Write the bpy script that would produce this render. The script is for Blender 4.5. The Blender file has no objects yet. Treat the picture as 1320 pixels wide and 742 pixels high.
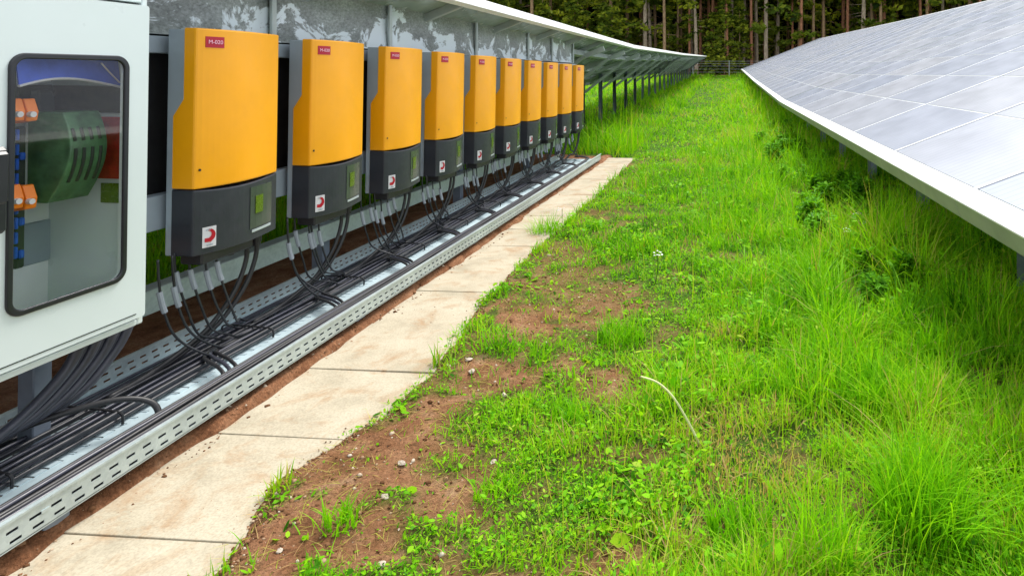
import bpy, math, random
import numpy as np
from mathutils import Vector, Matrix

random.seed(7)
R = np.random.default_rng(11)
rad = math.radians
sc = bpy.context.scene
COL = sc.collection

# ------------------------------------------------------------------ camera numbers (1320 px wide photograph)
F, PX, PY, PSI = 800.0, 884.0, 96.0, rad(4.0)
VX = PX + F * math.tan(PSI)
EYE = 1.12
SI, CO = math.sin(PSI), math.cos(PSI)

def to_px(x, y, z):
    """world arrays -> photograph pixels and depth"""
    d = y * CO - x * SI
    r = x * CO + y * SI
    d_ = np.where(d < 0.05, 0.05, d)
    return PX + F * r / d_, PY - F * (z - EYE) / d_, d

def gpt(px, py, h=EYE):
    """pixel on a horizontal plane h below the eye -> world x, y"""
    d = F * h / (py - PY)
    r = (px - PX) * d / F
    return r * CO - d * SI, r * SI + d * CO

# ------------------------------------------------------------------ terrain
def g(y):
    y = np.minimum(np.asarray(y, float), 85.0)
    return 0.026 * (np.sqrt((y - 13) ** 2 + 9) + (y - 13)) / 2 - 0.004

def sstep(a, b, x):
    t = np.clip((x - a) / (b - a), 0, 1)
    return t * t * (3 - 2 * t)

_perm = R.random((256, 256))
def vnoise(x, y, s=1.0, o=0):
    x = np.asarray(x, float) * s + 37.7 * o + 500
    y = np.asarray(y, float) * s + 91.3 * o + 500
    xi, yi = np.floor(x).astype(int), np.floor(y).astype(int)
    fx, fy = x - xi, y - yi
    fx, fy = fx * fx * (3 - 2 * fx), fy * fy * (3 - 2 * fy)
    p = lambda a, b: _perm[a % 256, b % 256]
    return (p(xi, yi) * (1 - fx) + p(xi + 1, yi) * fx) * (1 - fy) + (p(xi, yi + 1) * (1 - fx) + p(xi + 1, yi + 1) * fx) * fy

def fbm(x, y, s=1.0, o=0):
    return (vnoise(x, y, s, o) * 4 + vnoise(x, y, s * 2.1, o + 3) * 2 + vnoise(x, y, s * 4.3, o + 5)) / 7

def slab_edge(y):        # ragged line where the soil meets the paving, on the right
    return -1.235 + 0.05 * (vnoise(y, 0 * y, 2.6, 1) - .5) + 0.03 * (vnoise(y, 0 * y, 9, 2) - .5) + 0.09 * sstep(1.62, 1.3, y) + 0.10 * sstep(3.2, 2.2, y) * sstep(1.5, 2.1, y)

def slab_edge_in(y):     # the same on the left, under the tray
    return -1.590 + 0.04 * (vnoise(y, 0 * y, 3.1, 7) - .5) + 0.03 * (vnoise(y, 0 * y, 11, 8) - .5)

def ground_z(x, y):
    z = g(y)
    near = sstep(12, 7, y)
    bump = 0.028 * (fbm(x, y, 3.0, 4) - .5) + 0.022 * (fbm(x, y, 13, 6) - .5) + .008 * (vnoise(x, y, 38, 8) - .5)
    e, ei = slab_edge(y), slab_edge_in(y)
    inrow = sstep(8.6, 8.1, y)
    right = sstep(-.09, .07, x - e)
    left = sstep(.03, -.03, x - ei)
    pav = -0.05 * (1 - right) * (1 - left)
    rise = 0.028 * right * sstep(.9, .0, x - e) + 0.034 * left
    under = -0.03 * sstep(-1.66, -1.76, x) * sstep(-2.3, -2.1, x)
    # the ground under the right-hand panels climbs a little
    return z + bump * near * (1 - .75 * inrow * sstep(-1.1, -1.3, x)) + inrow * (pav + rise + under) 

BARE = [(.66, 3.25, .22), (.80, 1.62, .15), (-.42, 2.2, .14), (-.62, 3.0, .22), (.9, 2.3, .12), (-.25, 1.42, .12), (1.0, 4.6, .2), (-1.08, 1.36, .17)]
def density(x, y):
    """how closely the ground is overgrown, 0 bare .. 1 meadow"""
    xb = np.interp(y, [1.1, 1.4, 1.6, 1.85, 2.3, 2.7, 3.2, 3.7, 4.3, 5], [-.20, -.30, -.55, -.66, -.68, -.68, -.74, -.94, -1.10, -1.20])
    n = fbm(x, y, 4.2, 9)
    t = sstep(-.30, .30, x - xb + (n - .5) * 1.1 + (fbm(x, y, 15, 12) - .5) * .5)
    patch = (.04 + .7 * sstep(.57, .68, fbm(x, y, 7.5, 15))) * sstep(-1.28, -1.1, x)
    d = np.maximum(t, patch)
    for bx, by, br in BARE:
        q = np.sqrt((x - bx) ** 2 + (y - by) ** 2) / br + (fbm(x, y, 9, 2) - .5) * .9
        d = d * (1 - .85 * sstep(1.5, .3, q))
    d = d * (.45 + .55 * sstep(.30, .50, fbm(x, y, 7, 21)))
    d = np.where((x > -1.2) & (y > 2.5), np.maximum(d, .30 * sstep(2.5, 3.4, y)), d)
    ed = x - slab_edge(y)
    d = np.maximum(d, (ed < .13) * sstep(.48, .62, vnoise(x, y, 7, 19)) * (.25 + .6 * sstep(1.9, 3.0, y)) * sstep(1.5, 1.9, y))
    d = np.where(ed < -.035 - .10 * sstep(3.2, 5, y) * vnoise(y, 0 * y, 3, 3), 0, d)
    inrow = y < 8.35 + .25 * (vnoise(x, y, 2, 5) - .5)
    under = np.where(x < -2.85 + .25 * (n - .5), .85, 0.0)
    d = np.where(inrow, np.where(x < -1.22, under * sstep(1.6, 2.0, y), d), 1.0)
    return np.clip(d, 0, 1)

def sward(x, y):
    """height of the growth"""
    h = .05 + .04 * sstep(-.6, .4, x) + .07 * sstep(.2, .9, x)
    h = h * (1 + .5 * sstep(3, 9, y)) * (1 - .15 * sstep(.95, 1.25, x))
    h = np.where((x < -1.3), np.where(y < 9, .30, .16), h)
    n = fbm(x, y, 1.7, 31)
    return h * (.4 + 1.2 * sstep(.3, .75, n)) * (.6 + .9 * sstep(.35, .7, fbm(x, y, 6.5, 33)))

# ------------------------------------------------------------------ materials
class NT:
    def __init__(self, name):
        self.m = bpy.data.materials.new(name)
        self.m.use_nodes = True
        self.t = self.m.node_tree
        self.b = self.t.nodes['Principled BSDF']
        self.out = self.t.nodes['Material Output']
    def n(self, typ, **kw):
        nd = self.t.nodes.new(typ)
        for k, v in kw.items():
            if k.startswith('_'):
                setattr(nd, k[1:], v)
            else:
                nd.inputs[k.replace('__', ' ')].default_value = v
        return nd
    def l(self, a, b):
        self.t.links.new(a, b)
    def coords(self, world=True):
        if world:
            return self.n('ShaderNodeNewGeometry').outputs['Position']
        return self.n('ShaderNodeTexCoord').outputs['Object']
    def noise(self, scale, detail=4, rough=.55, vec=None, dist=0):
        nd = self.n('ShaderNodeTexNoise')
        nd.inputs['Scale'].default_value = scale
        nd.inputs['Detail'].default_value = detail
        nd.inputs['Roughness'].default_value = rough
        nd.inputs['Distortion'].default_value = dist
        if vec is not None:
            self.l(vec, nd.inputs['Vector'])
        return nd.outputs['Fac']
    def ramp(self, fac, stops):
        nd = self.n('ShaderNodeValToRGB')
        cr = nd.color_ramp
        while len(cr.elements) < len(stops):
            cr.elements.new(.5)
        for e, (p, c) in zip(cr.elements, stops):
            e.position = p
            e.color = (c, c, c, 1) if isinstance(c, (int, float)) else (*c, 1)
        self.l(fac, nd.inputs['Fac'])
        return nd.outputs['Color']
    def mix(self, fac, a, b, mode='MIX'):
        nd = self.n('ShaderNodeMix', _data_type='RGBA', _blend_type=mode)
        for sock, v in ((nd.inputs[0], fac), (nd.inputs[6], a), (nd.inputs[7], b)):
            if isinstance(v, (int, float)):
                sock.default_value = v
            elif isinstance(v, tuple):
                sock.default_value = (*v, 1)
            else:
                self.l(v, sock)
        return nd.outputs[2]
    def bump(self, h, strength=.3, dist=.01):
        nd = self.n('ShaderNodeBump')
        nd.inputs['Strength'].default_value = strength
        nd.inputs['Distance'].default_value = dist
        self.l(h, nd.inputs['Height'])
        self.l(nd.outputs['Normal'], self.b.inputs['Normal'])
    def set(self, col=None, rough=None, metal=None, spec=None, coat=None):
        b = self.b
        if col is not None:
            if isinstance(col, tuple): b.inputs['Base Color'].default_value = (*col, 1)
            else: self.l(col, b.inputs['Base Color'])
        if rough is not None:
            if isinstance(rough, (int, float)): b.inputs['Roughness'].default_value = rough
            else: self.l(rough, b.inputs['Roughness'])
        if metal is not None: b.inputs['Metallic'].default_value = metal
        if spec is not None: b.inputs['Specular IOR Level'].default_value = spec
        if coat is not None:
            b.inputs['Coat Weight'].default_value = coat
            b.inputs['Coat Roughness'].default_value = .12
        return self.m

def simple(name, col, rough=.5, metal=0, var=.12, scale=9, spec=.5, bump=0, coat=None):
    """a plain surface with faint unevenness and wear"""
    k = NT(name)
    v = k.coords(False)
    f = k.noise(scale, 5, .6, v)
    lo = tuple(c * (1 - var) for c in col)
    hi = tuple(min(1, c * (1 + var)) for c in col)
    c = k.ramp(f, [(.3, lo), (.7, hi)])
    r = k.ramp(k.noise(scale * 2.3, 3, .5, v), [(.3, max(.03, rough - .08)), (.7, min(1, rough + .08))])
    if bump: k.bump(k.noise(scale * 8, 4, .6, v), bump, .004)
    return k.set(c, r, metal, spec, coat)

M = {}
M['orange'] = simple('orange_plastic', (.88, .375, .0012), .42, var=.05, scale=5, bump=.02)
M['charcoal'] = simple('charcoal_plastic', (.024, .027, .036), .45, var=.12, scale=14, bump=.05)
M['chassis'] = simple('grey_chassis', (.34, .40, .46), .42, .15, var=.06)
M['black'] = simple('black_plastic', (.012, .012, .014), .5, var=.2)
M['cable'] = simple('black_cable', (.017, .018, .023), .42, var=.25, scale=20)
M['bluecable'] = simple('dark_cable', (.036, .038, .054), .38, var=.25, scale=14)
M['conn'] = simple('grey_connector', (.27, .30, .34), .45)
M['white'] = simple('white_paint', (.60, .675, .67), .34, var=.02, scale=4, coat=.15)
M['rubber'] = simple('black_rubber', (.012, .013, .017), .38, var=.2)
M['red'] = simple('red_print', (.42, .004, .022), .4, var=.05)
M['print_white'] = simple('white_print', (.62, .61, .64), .45, var=.04)
M['pink'] = simple('pale_print', (.85, .50, .62), .45, var=.04)
M['printgrey'] = simple('grey_print', (.30, .36, .40), .5)
M['lcd'] = simple('green_display', (.085, .14, .010), .25, var=.2, scale=60)
M['lcdframe'] = simple('display_window', (.055, .065, .06), .22, var=.2)
M['silver'] = simple('silver_label', (.45, .50, .54), .35, .3)
M['orange_clip'] = simple('orange_clip', (.80, .19, .008), .4, var=.1)
M['bluebar'] = simple('blue_breaker', (.01, .08, .42), .4, var=.3, scale=30)
M['inner'] = simple('cabinet_lining', (.80, .85, .83), .5, var=.05)
M['greenpart'] = simple('green_cover', (.05, .125, .055), .4, var=.45, scale=24)
M['slotdark'] = simple('dark_slot', (.012, .02, .014), .6)
M['olive'] = simple('olive_plate', (.030, .034, .012), .6, var=.4, scale=30)
M['reflection_blue'] = simple('painted_reflection_sheet', (.05, .11, .58), .4, var=.3, scale=9)  # colour of the panels' reflection in the window pane
M['redplate'] = simple('red_plate', (.36, .016, .010), .6, var=.35, scale=40)
M['edge'] = simple('white_edge_rail', (.80, .81, .80), .42, .0, var=.04, scale=3)
M['postmetal'] = simple('steel_post', (.20, .24, .30), .5, .4, var=.18)
M['purlin'] = simple('galvanised_purlin', (.42, .47, .46), .5, .3, var=.15, scale=6)
M['backing'] = simple('black_board', (.010, .010, .012), .7, var=.3)
M['strip'] = simple('aluminium_strip', (.58, .60, .62), .45, .1, var=.06)
M['lip'] = simple('shade_tinted_aluminium_lip', (.36, .37, .31), .5, .2, var=.12, scale=5)  # shade and green bounce from the grass put into the lip colour
M['straw'] = simple('dry_straw', (.66, .68, .34), .7)
M['petal'] = simple('white_petal', (.75, .75, .72), .6)
M['fence'] = simple('grey_fence_wire', (.32, .34, .34), .5, .4)

def mat_galv(name, base, dark, rough=.42, metal=.45, sc_=3.0):
    k = NT(name)
    v = k.coords()
    vor = k.n('ShaderNodeTexVoronoi', Scale=90.0)
    k.l(v, vor.inputs['Vector'])
    sp = k.ramp(vor.outputs['Color'], [(.2, dark), (.85, base)])
    st = k.ramp(k.noise(sc_, 6, .65, v), [(.35, tuple(c * .72 for c in base)), (.62, tuple(min(1, c * 1.12) for c in base))])
    c = k.mix(.35, st, sp)
    k.bump(k.noise(60, 3, .5, v), .08, .002)
    return k.set(c, rough, metal)
M['galv'] = mat_galv('galvanised_steel', (.52, .60, .60), (.33, .40, .42))
M['galvfloor'] = mat_galv('galvanised_tray_floor', (.46, .57, .61), (.36, .45, .49), .45, .2)

def mat_sheet():
    """zinc sheet, its white blotches painted-in sky reflections"""
    k = NT('zinc_sheet_painted_sky')
    v = k.coords()
    st = k.n('ShaderNodeMapping')
    st.inputs['Scale'].default_value = (1, .8, 1.3)
    k.l(v, st.inputs['Vector'])
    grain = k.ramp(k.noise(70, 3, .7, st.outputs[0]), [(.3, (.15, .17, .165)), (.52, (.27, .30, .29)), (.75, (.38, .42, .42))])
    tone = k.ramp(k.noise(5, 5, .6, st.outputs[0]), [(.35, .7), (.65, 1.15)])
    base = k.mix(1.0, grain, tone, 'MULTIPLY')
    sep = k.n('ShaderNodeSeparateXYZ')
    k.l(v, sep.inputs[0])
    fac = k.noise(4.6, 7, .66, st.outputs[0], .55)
    hz = k.n('ShaderNodeMapRange')                 # painted reflections grow denser low on the sheet
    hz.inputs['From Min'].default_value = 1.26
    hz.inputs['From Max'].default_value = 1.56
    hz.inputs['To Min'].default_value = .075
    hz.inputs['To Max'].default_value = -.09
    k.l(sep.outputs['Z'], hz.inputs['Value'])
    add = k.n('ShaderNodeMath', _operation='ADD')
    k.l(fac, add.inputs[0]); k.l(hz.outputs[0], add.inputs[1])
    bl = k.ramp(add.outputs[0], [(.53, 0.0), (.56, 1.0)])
    c = k.mix(bl, base, (.68, .76, .80))  # reflected bright sky painted into the colour as white patches
    k.bump(k.noise(30, 4, .6, v), .12, .004)
    return k.set(c, .5, .15)
M['sheet'] = mat_sheet()

def mat_module():
    """dusty thin-film glass"""
    k = NT('solar_glass')
    v = k.coords(False)
    oi = k.n('ShaderNodeObjectInfo')
    tone = k.ramp(oi.outputs['Random'], [(0, (.34, .37, .45)), (.5, (.37, .395, .465)), (1, (.41, .425, .475))])
    mp = k.n('ShaderNodeMapping')
    mp.inputs['Scale'].default_value = (.5, .5, .5)
    k.l(v, mp.inputs['Vector'])
    dust = k.ramp(k.noise(6, 6, .6, mp.outputs[0]), [(.3, .95), (.7, 1.04)])
    c = k.mix(1.0, tone, dust, 'MULTIPLY')
    w = k.n('ShaderNodeTexWave', Scale=6.0, Distortion=0.0)
    w.bands_direction = 'Y'
    k.l(v, w.inputs['Vector'])
    ln = k.ramp(w.outputs['Fac'], [(.0, .86), (.06, 1.0)])
    c = k.mix(1.0, c, ln, 'MULTIPLY')
    r = k.ramp(k.noise(3, 5, .6, v), [(.3, .17), (.7, .25)])
    k.b.inputs['IOR'].default_value = 1.62
    return k.set(c, r, 0, .6)
M['module'] = mat_module()
M['modback'] = simple('module_back_glass', (.30, .36, .32), .22, var=.2, scale=3)

def mat_ground():
    k = NT('soil')
    v = k.coords()
    a = k.n('ShaderNodeAttribute', _attribute_name='cover')
    soil = k.ramp(k.noise(9, 8, .7, v), [(.28, (.11, .045, .02)), (.45, (.24, .105, .05)), (.6, (.34, .17, .09)), (.78, (.45, .29, .18))])
    fine = k.ramp(k.noise(120, 4, .7, v), [(.3, .55), (.55, 1.0), (.75, 1.45)])
    soil = k.mix(1.0, soil, fine, 'MULTIPLY')
    turf = k.ramp(k.noise(22, 6, .7, v), [(.3, (.025, .05, .008)), (.55, (.06, .12, .012)), (.8, (.13, .11, .035))])
    vor = k.n('ShaderNodeTexVoronoi', Scale=65.0)
    k.l(v, vor.inputs['Vector'])
    grit = k.ramp(vor.outputs['Distance'], [(.10, (.45, .36, .27)), (.17, (0, 0, 0))])
    gsel = k.ramp(k.noise(14, 3, .5, v), [(.56, 0.0), (.64, 1.0)])
    gm = k.mix(1.0, grit, gsel, 'MULTIPLY')
    soil = k.mix(1.0, soil, gm, 'LIGHTEN')
    c = k.mix(a.outputs['Fac'], soil, turf)
    k.bump(k.noise(70, 6, .7, v), .9, .02)
    return k.set(c, .95, 0, .15)
M['ground'] = mat_ground()

def mat_slab():
    k = NT('cast_concrete')
    v = k.coords()
    c = k.ramp(k.noise(5, 7, .62, v), [(.3, (.33, .29, .21)), (.5, (.42, .37, .275)), (.75, (.47, .425, .325))])
    soil = k.ramp(k.noise(7.5, 7, .68, v, .6), [(.50, 0.0), (.66, .62)])
    c = k.mix(soil, c, (.33, .20, .10))
    pit = k.ramp(k.noise(160, 3, .6, v), [(.3, .80), (.6, 1.03)])
    c = k.mix(1.0, c, pit, 'MULTIPLY')
    k.bump(k.noise(110, 5, .65, v), .25, .004)
    return k.set(c, .85, 0, .25)
M['slab'] = mat_slab()

def mat_leaf(name, stops, trans=.4, rough=.5, attr='tint'):
    k = NT(name)
    a = k.n('ShaderNodeAttribute', _attribute_name=attr)
    c = k.ramp(a.outputs['Fac'], stops)
    k.set(c, rough, 0, .08)
    tr = k.n('ShaderNodeBsdfTranslucent')
    br = k.mix(1.0, c, (1.35, 1.3, .6), 'MULTIPLY')
    k.l(br, tr.inputs['Color'])
    mx = k.n('ShaderNodeMixShader')
    mx.inputs[0].default_value = trans
    k.l(k.b.outputs[0], mx.inputs[1]); k.l(tr.outputs[0], mx.inputs[2])
    k.l(mx.outputs[0], k.out.inputs['Surface'])
    return k.m
M['grass'] = mat_leaf('meadow_grass', [(0, (.030, .13, .004)), (.2, (.10, .34, .006)), (.5, (.205, .51, .006)), (.78, (.32, .57, .010)), (.91, (.40, .42, .06)), (1, (.48, .34, .15))], .40)
M['weed'] = mat_leaf('weed_leaf', [(0, (.045, .17, .008)), (.5, (.11, .34, .010)), (1, (.20, .46, .012))], .3)
M['needle'] = mat_leaf('needle_spray', [(0, (.022, .045, .008)), (.45, (.11, .17, .018)), (1, (.38, .42, .035))], .4, .6)
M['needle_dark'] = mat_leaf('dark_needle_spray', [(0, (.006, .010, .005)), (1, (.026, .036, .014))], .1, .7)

def mat_bark(name, lo, hi):
    k = NT(name)
    v = k.coords(False)
    mp = k.n('ShaderNodeMapping')
    mp.inputs['Scale'].default_value = (6, 6, 1.3)
    k.l(v, mp.inputs['Vector'])
    f = k.noise(3, 6, .7, mp.outputs[0])
    c = k.ramp(f, [(.32, tuple(x * .4 for x in lo)), (.5, lo), (.7, hi)])
    k.bump(f, .7, .04)
    return k.set(c, .9, 0, .2)
M['bark_red'] = mat_bark('reddish_bark', (.34, .15, .085), (.55, .29, .17))
M['bark_grey'] = mat_bark('grey_bark', (.32, .25, .18), (.54, .45, .35))
M['bark_brown'] = mat_bark('brown_bark', (.28, .18, .10), (.48, .34, .21))

def mat_glass():
    k = NT('window_glass')
    t = k.t
    tr = k.n('ShaderNodeBsdfTransparent')
    tr.inputs['Color'].default_value = (.99, 1, .99, 1)
    gl = k.n('ShaderNodeBsdfGlossy')
    gl.inputs['Roughness'].default_value = .03
    lw = k.n('ShaderNodeLayerWeight', Blend=.5)
    pw = k.n('ShaderNodeMath', _operation='POWER'); pw.inputs[1].default_value = 3.0
    k.l(lw.outputs['Facing'], pw.inputs[0])
    ad = k.n('ShaderNodeMath', _operation='MULTIPLY_ADD'); ad.inputs[1].default_value = .9; ad.inputs[2].default_value = .035
    k.l(pw.outputs[0], ad.inputs[0])
    mx = k.n('ShaderNodeMixShader')
    k.l(ad.outputs[0], mx.inputs[0]); k.l(tr.outputs[0], mx.inputs[1]); k.l(gl.outputs[0], mx.inputs[2])
    k.l(mx.outputs[0], k.out.inputs['Surface'])
    return k.m
M['glass'] = mat_glass()

# ------------------------------------------------------------------ mesh collecting
class MB:
    def __init__(self):
        self.v, self.f, self.mi, self.mats = [], [], [], []
    def _m(self, m):
        if m not in self.mats: self.mats.append(m)
        return self.mats.index(m)
    def add(self, verts, faces, m=None):
        o = len(self.v)
        self.v += [tuple(p) for p in verts]
        i = self._m(m)
        for f in faces:
            self.f.append(tuple(o + q for q in f)); self.mi.append(i)
    def box(self, lo, hi, m=None, bev=0.0):
        x0, y0, z0 = lo; x1, y1, z1 = hi
        if bev <= 0:
            self.add([(x0, y0, z0), (x1, y0, z0), (x1, y1, z0), (x0, y1, z0), (x0, y0, z1), (x1, y0, z1), (x1, y1, z1), (x0, y1, z1)],
                     [(3, 2, 1, 0), (4, 5, 6, 7), (0, 1, 5, 4), (1, 2, 6, 5), (2, 3, 7, 6), (3, 0, 4, 7)], m)
            return
        b = bev                                       # chamfered box
        vs, idx = [], {}
        for sx in (0, 1):
            for sy in (0, 1):
                for sz in (0, 1):
                    X, Y, Z = (x0, x1)[sx], (y0, y1)[sy], (z0, z1)[sz]
                    dx, dy, dz = (b, -b)[sx], (b, -b)[sy], (b, -b)[sz]
                    for ax, p in enumerate(((X, Y + dy, Z + dz), (X + dx, Y, Z + dz), (X + dx, Y + dy, Z))):
                        idx[sx, sy, sz, ax] = len(vs); vs.append(p)
        fs = []
        for s in (0, 1):
            fs.append([idx[s, a, c, 0] for a, c in ((0, 0), (1, 0), (1, 1), (0, 1))])
            fs.append([idx[a, s, c, 1] for a, c in ((0, 0), (1, 0), (1, 1), (0, 1))])
            fs.append([idx[a, c, s, 2] for a, c in ((0, 0), (1, 0), (1, 1), (0, 1))])
        for a in (0, 1):
            for c in (0, 1):
                fs.append([idx[a, c, 0, 0], idx[a, c, 1, 0], idx[a, c, 1, 1], idx[a, c, 0, 1]])
                fs.append([idx[a, 0, c, 0], idx[a, 1, c, 0], idx[a, 1, c, 2], idx[a, 0, c, 2]])
                fs.append([idx[0, a, c, 1], idx[1, a, c, 1], idx[1, a, c, 2], idx[0, a, c, 2]])
                for d in (0, 1): pass
        for a in (0, 1):
            for c in (0, 1):
                for d in (0, 1):
                    fs.append([idx[a, c, d, 0], idx[a, c, d, 1], idx[a, c, d, 2]])
        self.add(vs, fs, m)
    def prism(self, prof, y0, y1, m=None):
        """polygon of (x, z) drawn out along y"""
        n = len(prof)
        vs = [(x, y0, z) for x, z in prof] + [(x, y1, z) for x, z in prof]
        fs = [(i, (i + 1) % n, n + (i + 1) % n, n + i) for i in range(n)]
        fs += [tuple(range(n - 1, -1, -1)), tuple(range(n, 2 * n))]
        self.add(vs, fs, m)
    def bar(self, a, b, w, h, m=None, up=(0, 0, 1)):
        a, b = Vector(a), Vector(b)
        d = (b - a).normalized()
        s = d.cross(Vector(up))
        if s.length < 1e-4: s = d.cross(Vector((1, 0, 0)))
        s.normalize(); u = s.cross(d)
        vs = [p + s * i * w / 2 + u * j * h / 2 for p in (a, b) for i, j in ((-1, -1), (1, -1), (1, 1), (-1, 1))]
        self.add(vs, [(0, 1, 2, 3), (7, 6, 5, 4), (0, 4, 5, 1), (1, 5, 6, 2), (2, 6, 7, 3), (3, 7, 4, 0)], m)
    def tube(self, pts, r, m=None, seg=8, sub=6, r1=None):
        P = [Vector(p) for p in pts]
        if len(P) > 2 and sub > 1:
            Q = []
            for i in range(len(P) - 1):
                p0, p1, p2, p3 = P[max(i - 1, 0)], P[i], P[i + 1], P[min(i + 2, len(P) - 1)]
                for k in range(sub):
                    t = k / sub
                    Q.append(.5 * ((2 * p1) + (p2 - p0) * t + (2 * p0 - 5 * p1 + 4 * p2 - p3) * t * t + (3 * p1 - p0 - 3 * p2 + p3) * t ** 3))
            Q.append(P[-1]); P = Q
        vs, fs = [], []
        prev = None
        n = len(P)
        for i, p in enumerate(P):
            d = (P[min(i + 1, n - 1)] - P[max(i - 1, 0)]).normalized()
            if prev is None:
                u = d.orthogonal().normalized()
            else:
                u = prev - d * prev.dot(d)
                u = u.normalized() if u.length > 1e-6 else d.orthogonal().normalized()
            prev = u
            w = d.cross(u)
            rr = r if r1 is None else r + (r1 - r) * i / (n - 1)
            for k in range(seg):
                a = 2 * math.pi * k / seg
                vs.append(p + (u * math.cos(a) + w * math.sin(a)) * rr)
        for i in range(n - 1):
            for k in range(seg):
                k2 = (k + 1) % seg
                fs.append((i * seg + k, i * seg + k2, (i + 1) * seg + k2, (i + 1) * seg + k))
        fs.append(tuple(range(seg - 1, -1, -1)))
        fs.append(tuple((n - 1) * seg + k for k in range(seg)))
        self.add(vs, fs, m)
    def build(self, name, mat=None, parent=None, smooth=False, bevel=0, loc=None):
        me = bpy.data.meshes.new(name)
        me.from_pydata(self.v, [], self.f)
        mats = [x if x is not None else mat for x in self.mats] or [mat]
        for x in mats: me.materials.append(x)
        me.polygons.foreach_set('material_index', self.mi)
        if smooth: me.polygons.foreach_set('use_smooth', [True] * len(me.polygons))
        import bmesh
        bm = bmesh.new(); bm.from_mesh(me)
        bmesh.ops.recalc_face_normals(bm, faces=bm.faces)
        bm.to_mesh(me); bm.free()
        me.update()
        o = bpy.data.objects.new(name, me)
        COL.objects.link(o)
        if parent is not None: o.parent = parent
        if loc is not None: o.location = loc
        if bevel:
            b = o.modifiers.new('edge', 'BEVEL'); b.width = bevel; b.segments = 2; b.limit_method = 'ANGLE'; b.angle_limit = rad(35)
        return o

def tag(o, label=None, cat=None, group=None, kind=None):
    if label: o['label'] = label
    if cat: o['category'] = cat
    if group: o['group'] = group
    if kind: o['kind'] = kind
    return o

def empty(name, loc, label, cat, group=None, rot=(0, 0, 0)):
    o = bpy.data.objects.new(name, None)
    COL.objects.link(o)
    o.location = loc; o.rotation_euler = rot
    o.empty_display_size = .1
    return tag(o, label, cat, group)

def copy_tree(o, parent=None):
    c = o.copy(); COL.objects.link(c); c.parent = parent
    for ch in [x for x in bpy.data.objects if x.parent is o]:
        copy_tree(ch, c)
    return c

def np_mesh(name, verts, faces4=None, faces3=None, mat=None, attr=None, smooth=True, parent=None):
    """one object from numpy arrays; attr = (name, value per vertex)"""
    me = bpy.data.meshes.new(name)
    nv = len(verts)
    n4 = 0 if faces4 is None else len(faces4)
    n3 = 0 if faces3 is None else len(faces3)
    me.vertices.add(nv); me.vertices.foreach_set('co', np.ascontiguousarray(verts, np.float32).ravel())
    lt = ([faces4.ravel()] if n4 else []) + ([faces3.ravel()] if n3 else [])
    loops = np.concatenate(lt).astype(np.int32)
    me.loops.add(len(loops)); me.loops.foreach_set('vertex_index', loops)
    me.polygons.add(n4 + n3)
    tot = np.concatenate([np.full(n4, 4), np.full(n3, 3)]).astype(np.int32)
    st = np.concatenate([[0], np.cumsum(tot)[:-1]]).astype(np.int32)
    me.polygons.foreach_set('loop_start', st); me.polygons.foreach_set('loop_total', tot)
    if smooth: me.polygons.foreach_set('use_smooth', np.ones(n4 + n3, bool))
    if attr is not None:
        a = me.attributes.new(attr[0], 'FLOAT', 'POINT')
        a.data.foreach_set('value', np.ascontiguousarray(attr[1], np.float32))
    me.materials.append(mat)
    me.update(calc_edges=True)
    me.validate()
    o = bpy.data.objects.new(name, me)
    COL.objects.link(o)
    if parent is not None: o.parent = parent
    return o

# ------------------------------------------------------------------ ground sheet
def axis(segs):
    out = []
    for a, b, s in segs:
        out.append(np.arange(a, b, s))
    out.append([segs[-1][1]])
    return np.concatenate(out)
gx = axis([(-400, -60, 40), (-60, -12, 4), (-12, -3, .5), (-3, -1.7, .12), (-1.7, -1.0, .014), (-1.0, 1.6, .035), (1.6, 4, .2), (4, 12, 1), (12, 60, 4), (60, 400, 40)])
gy = axis([(-60, -4, 8), (-4, .9, .35), (.9, 3.2, .025), (3.2, 5.5, .045), (5.5, 9, .09), (9, 20, .4), (20, 90, 2), (90, 700, 60)])
X, Y = np.meshgrid(gx, gy)
Z = ground_z(X, Y)
nx, ny = len(gx), len(gy)
ii = (np.arange(ny - 1)[:, None] * nx + np.arange(nx - 1)[None, :]).ravel()
fq = np.stack([ii, ii + 1, ii + nx + 1, ii + nx], 1)
cov = density(X, Y)
cov = np.where(Y > 52, .0, cov)
ground = np_mesh('ground', np.stack([X.ravel(), Y.ravel(), Z.ravel()], 1), fq, None, M['ground'], ('cover', (cov ** .7).ravel()))
tag(ground, kind='structure')

# paving slabs along the tray
p = MB()
yy, k = 1.19, 0
JO = [1.19, 1.405, 1.60, 1.81]
rs = random.Random(3)
while yy < 8.1:
    step = .212 if yy < 1.8 else .425
    y1 = min(yy + step, 8.15)
    dz, tl = rs.uniform(-.003, .003), rs.uniform(-.003, .003)
    a, b = -1.74 + rs.uniform(-.004, .004), -1.05
    q = .0011
    z0 = [0.004 + dz + tl, .004 + dz - tl]
    top = [(a, yy + q, z0[0]), (b, yy + q, z0[1]), (b, y1 - q, z0[1]), (a, y1 - q, z0[0])]
    gz = float(g(yy))
    vs = [(x, y, z + gz) for x, y, z in top] + [(x, y, z - .045 + gz) for x, y, z in top]
    p.add(vs, [(0, 1, 2, 3), (4, 7, 6, 5), (0, 4, 5, 1), (1, 5, 6, 2), (2, 6, 7, 3), (3, 7, 4, 0)])
    yy = y1
tag(p.build('paved_path', M['slab'], bevel=.002), kind='structure')

# ------------------------------------------------------------------ inverters
INV_X, INV_Z, PITCH = -1.975, EYE - .637, .600
Y0 = 2.04
W, H, SPLIT = .40, .80, .233
def front(y):
    t = np.clip(y / W, 0, 1)
    return .107 + .036 * np.sin(np.pi * t ** .85)

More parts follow.
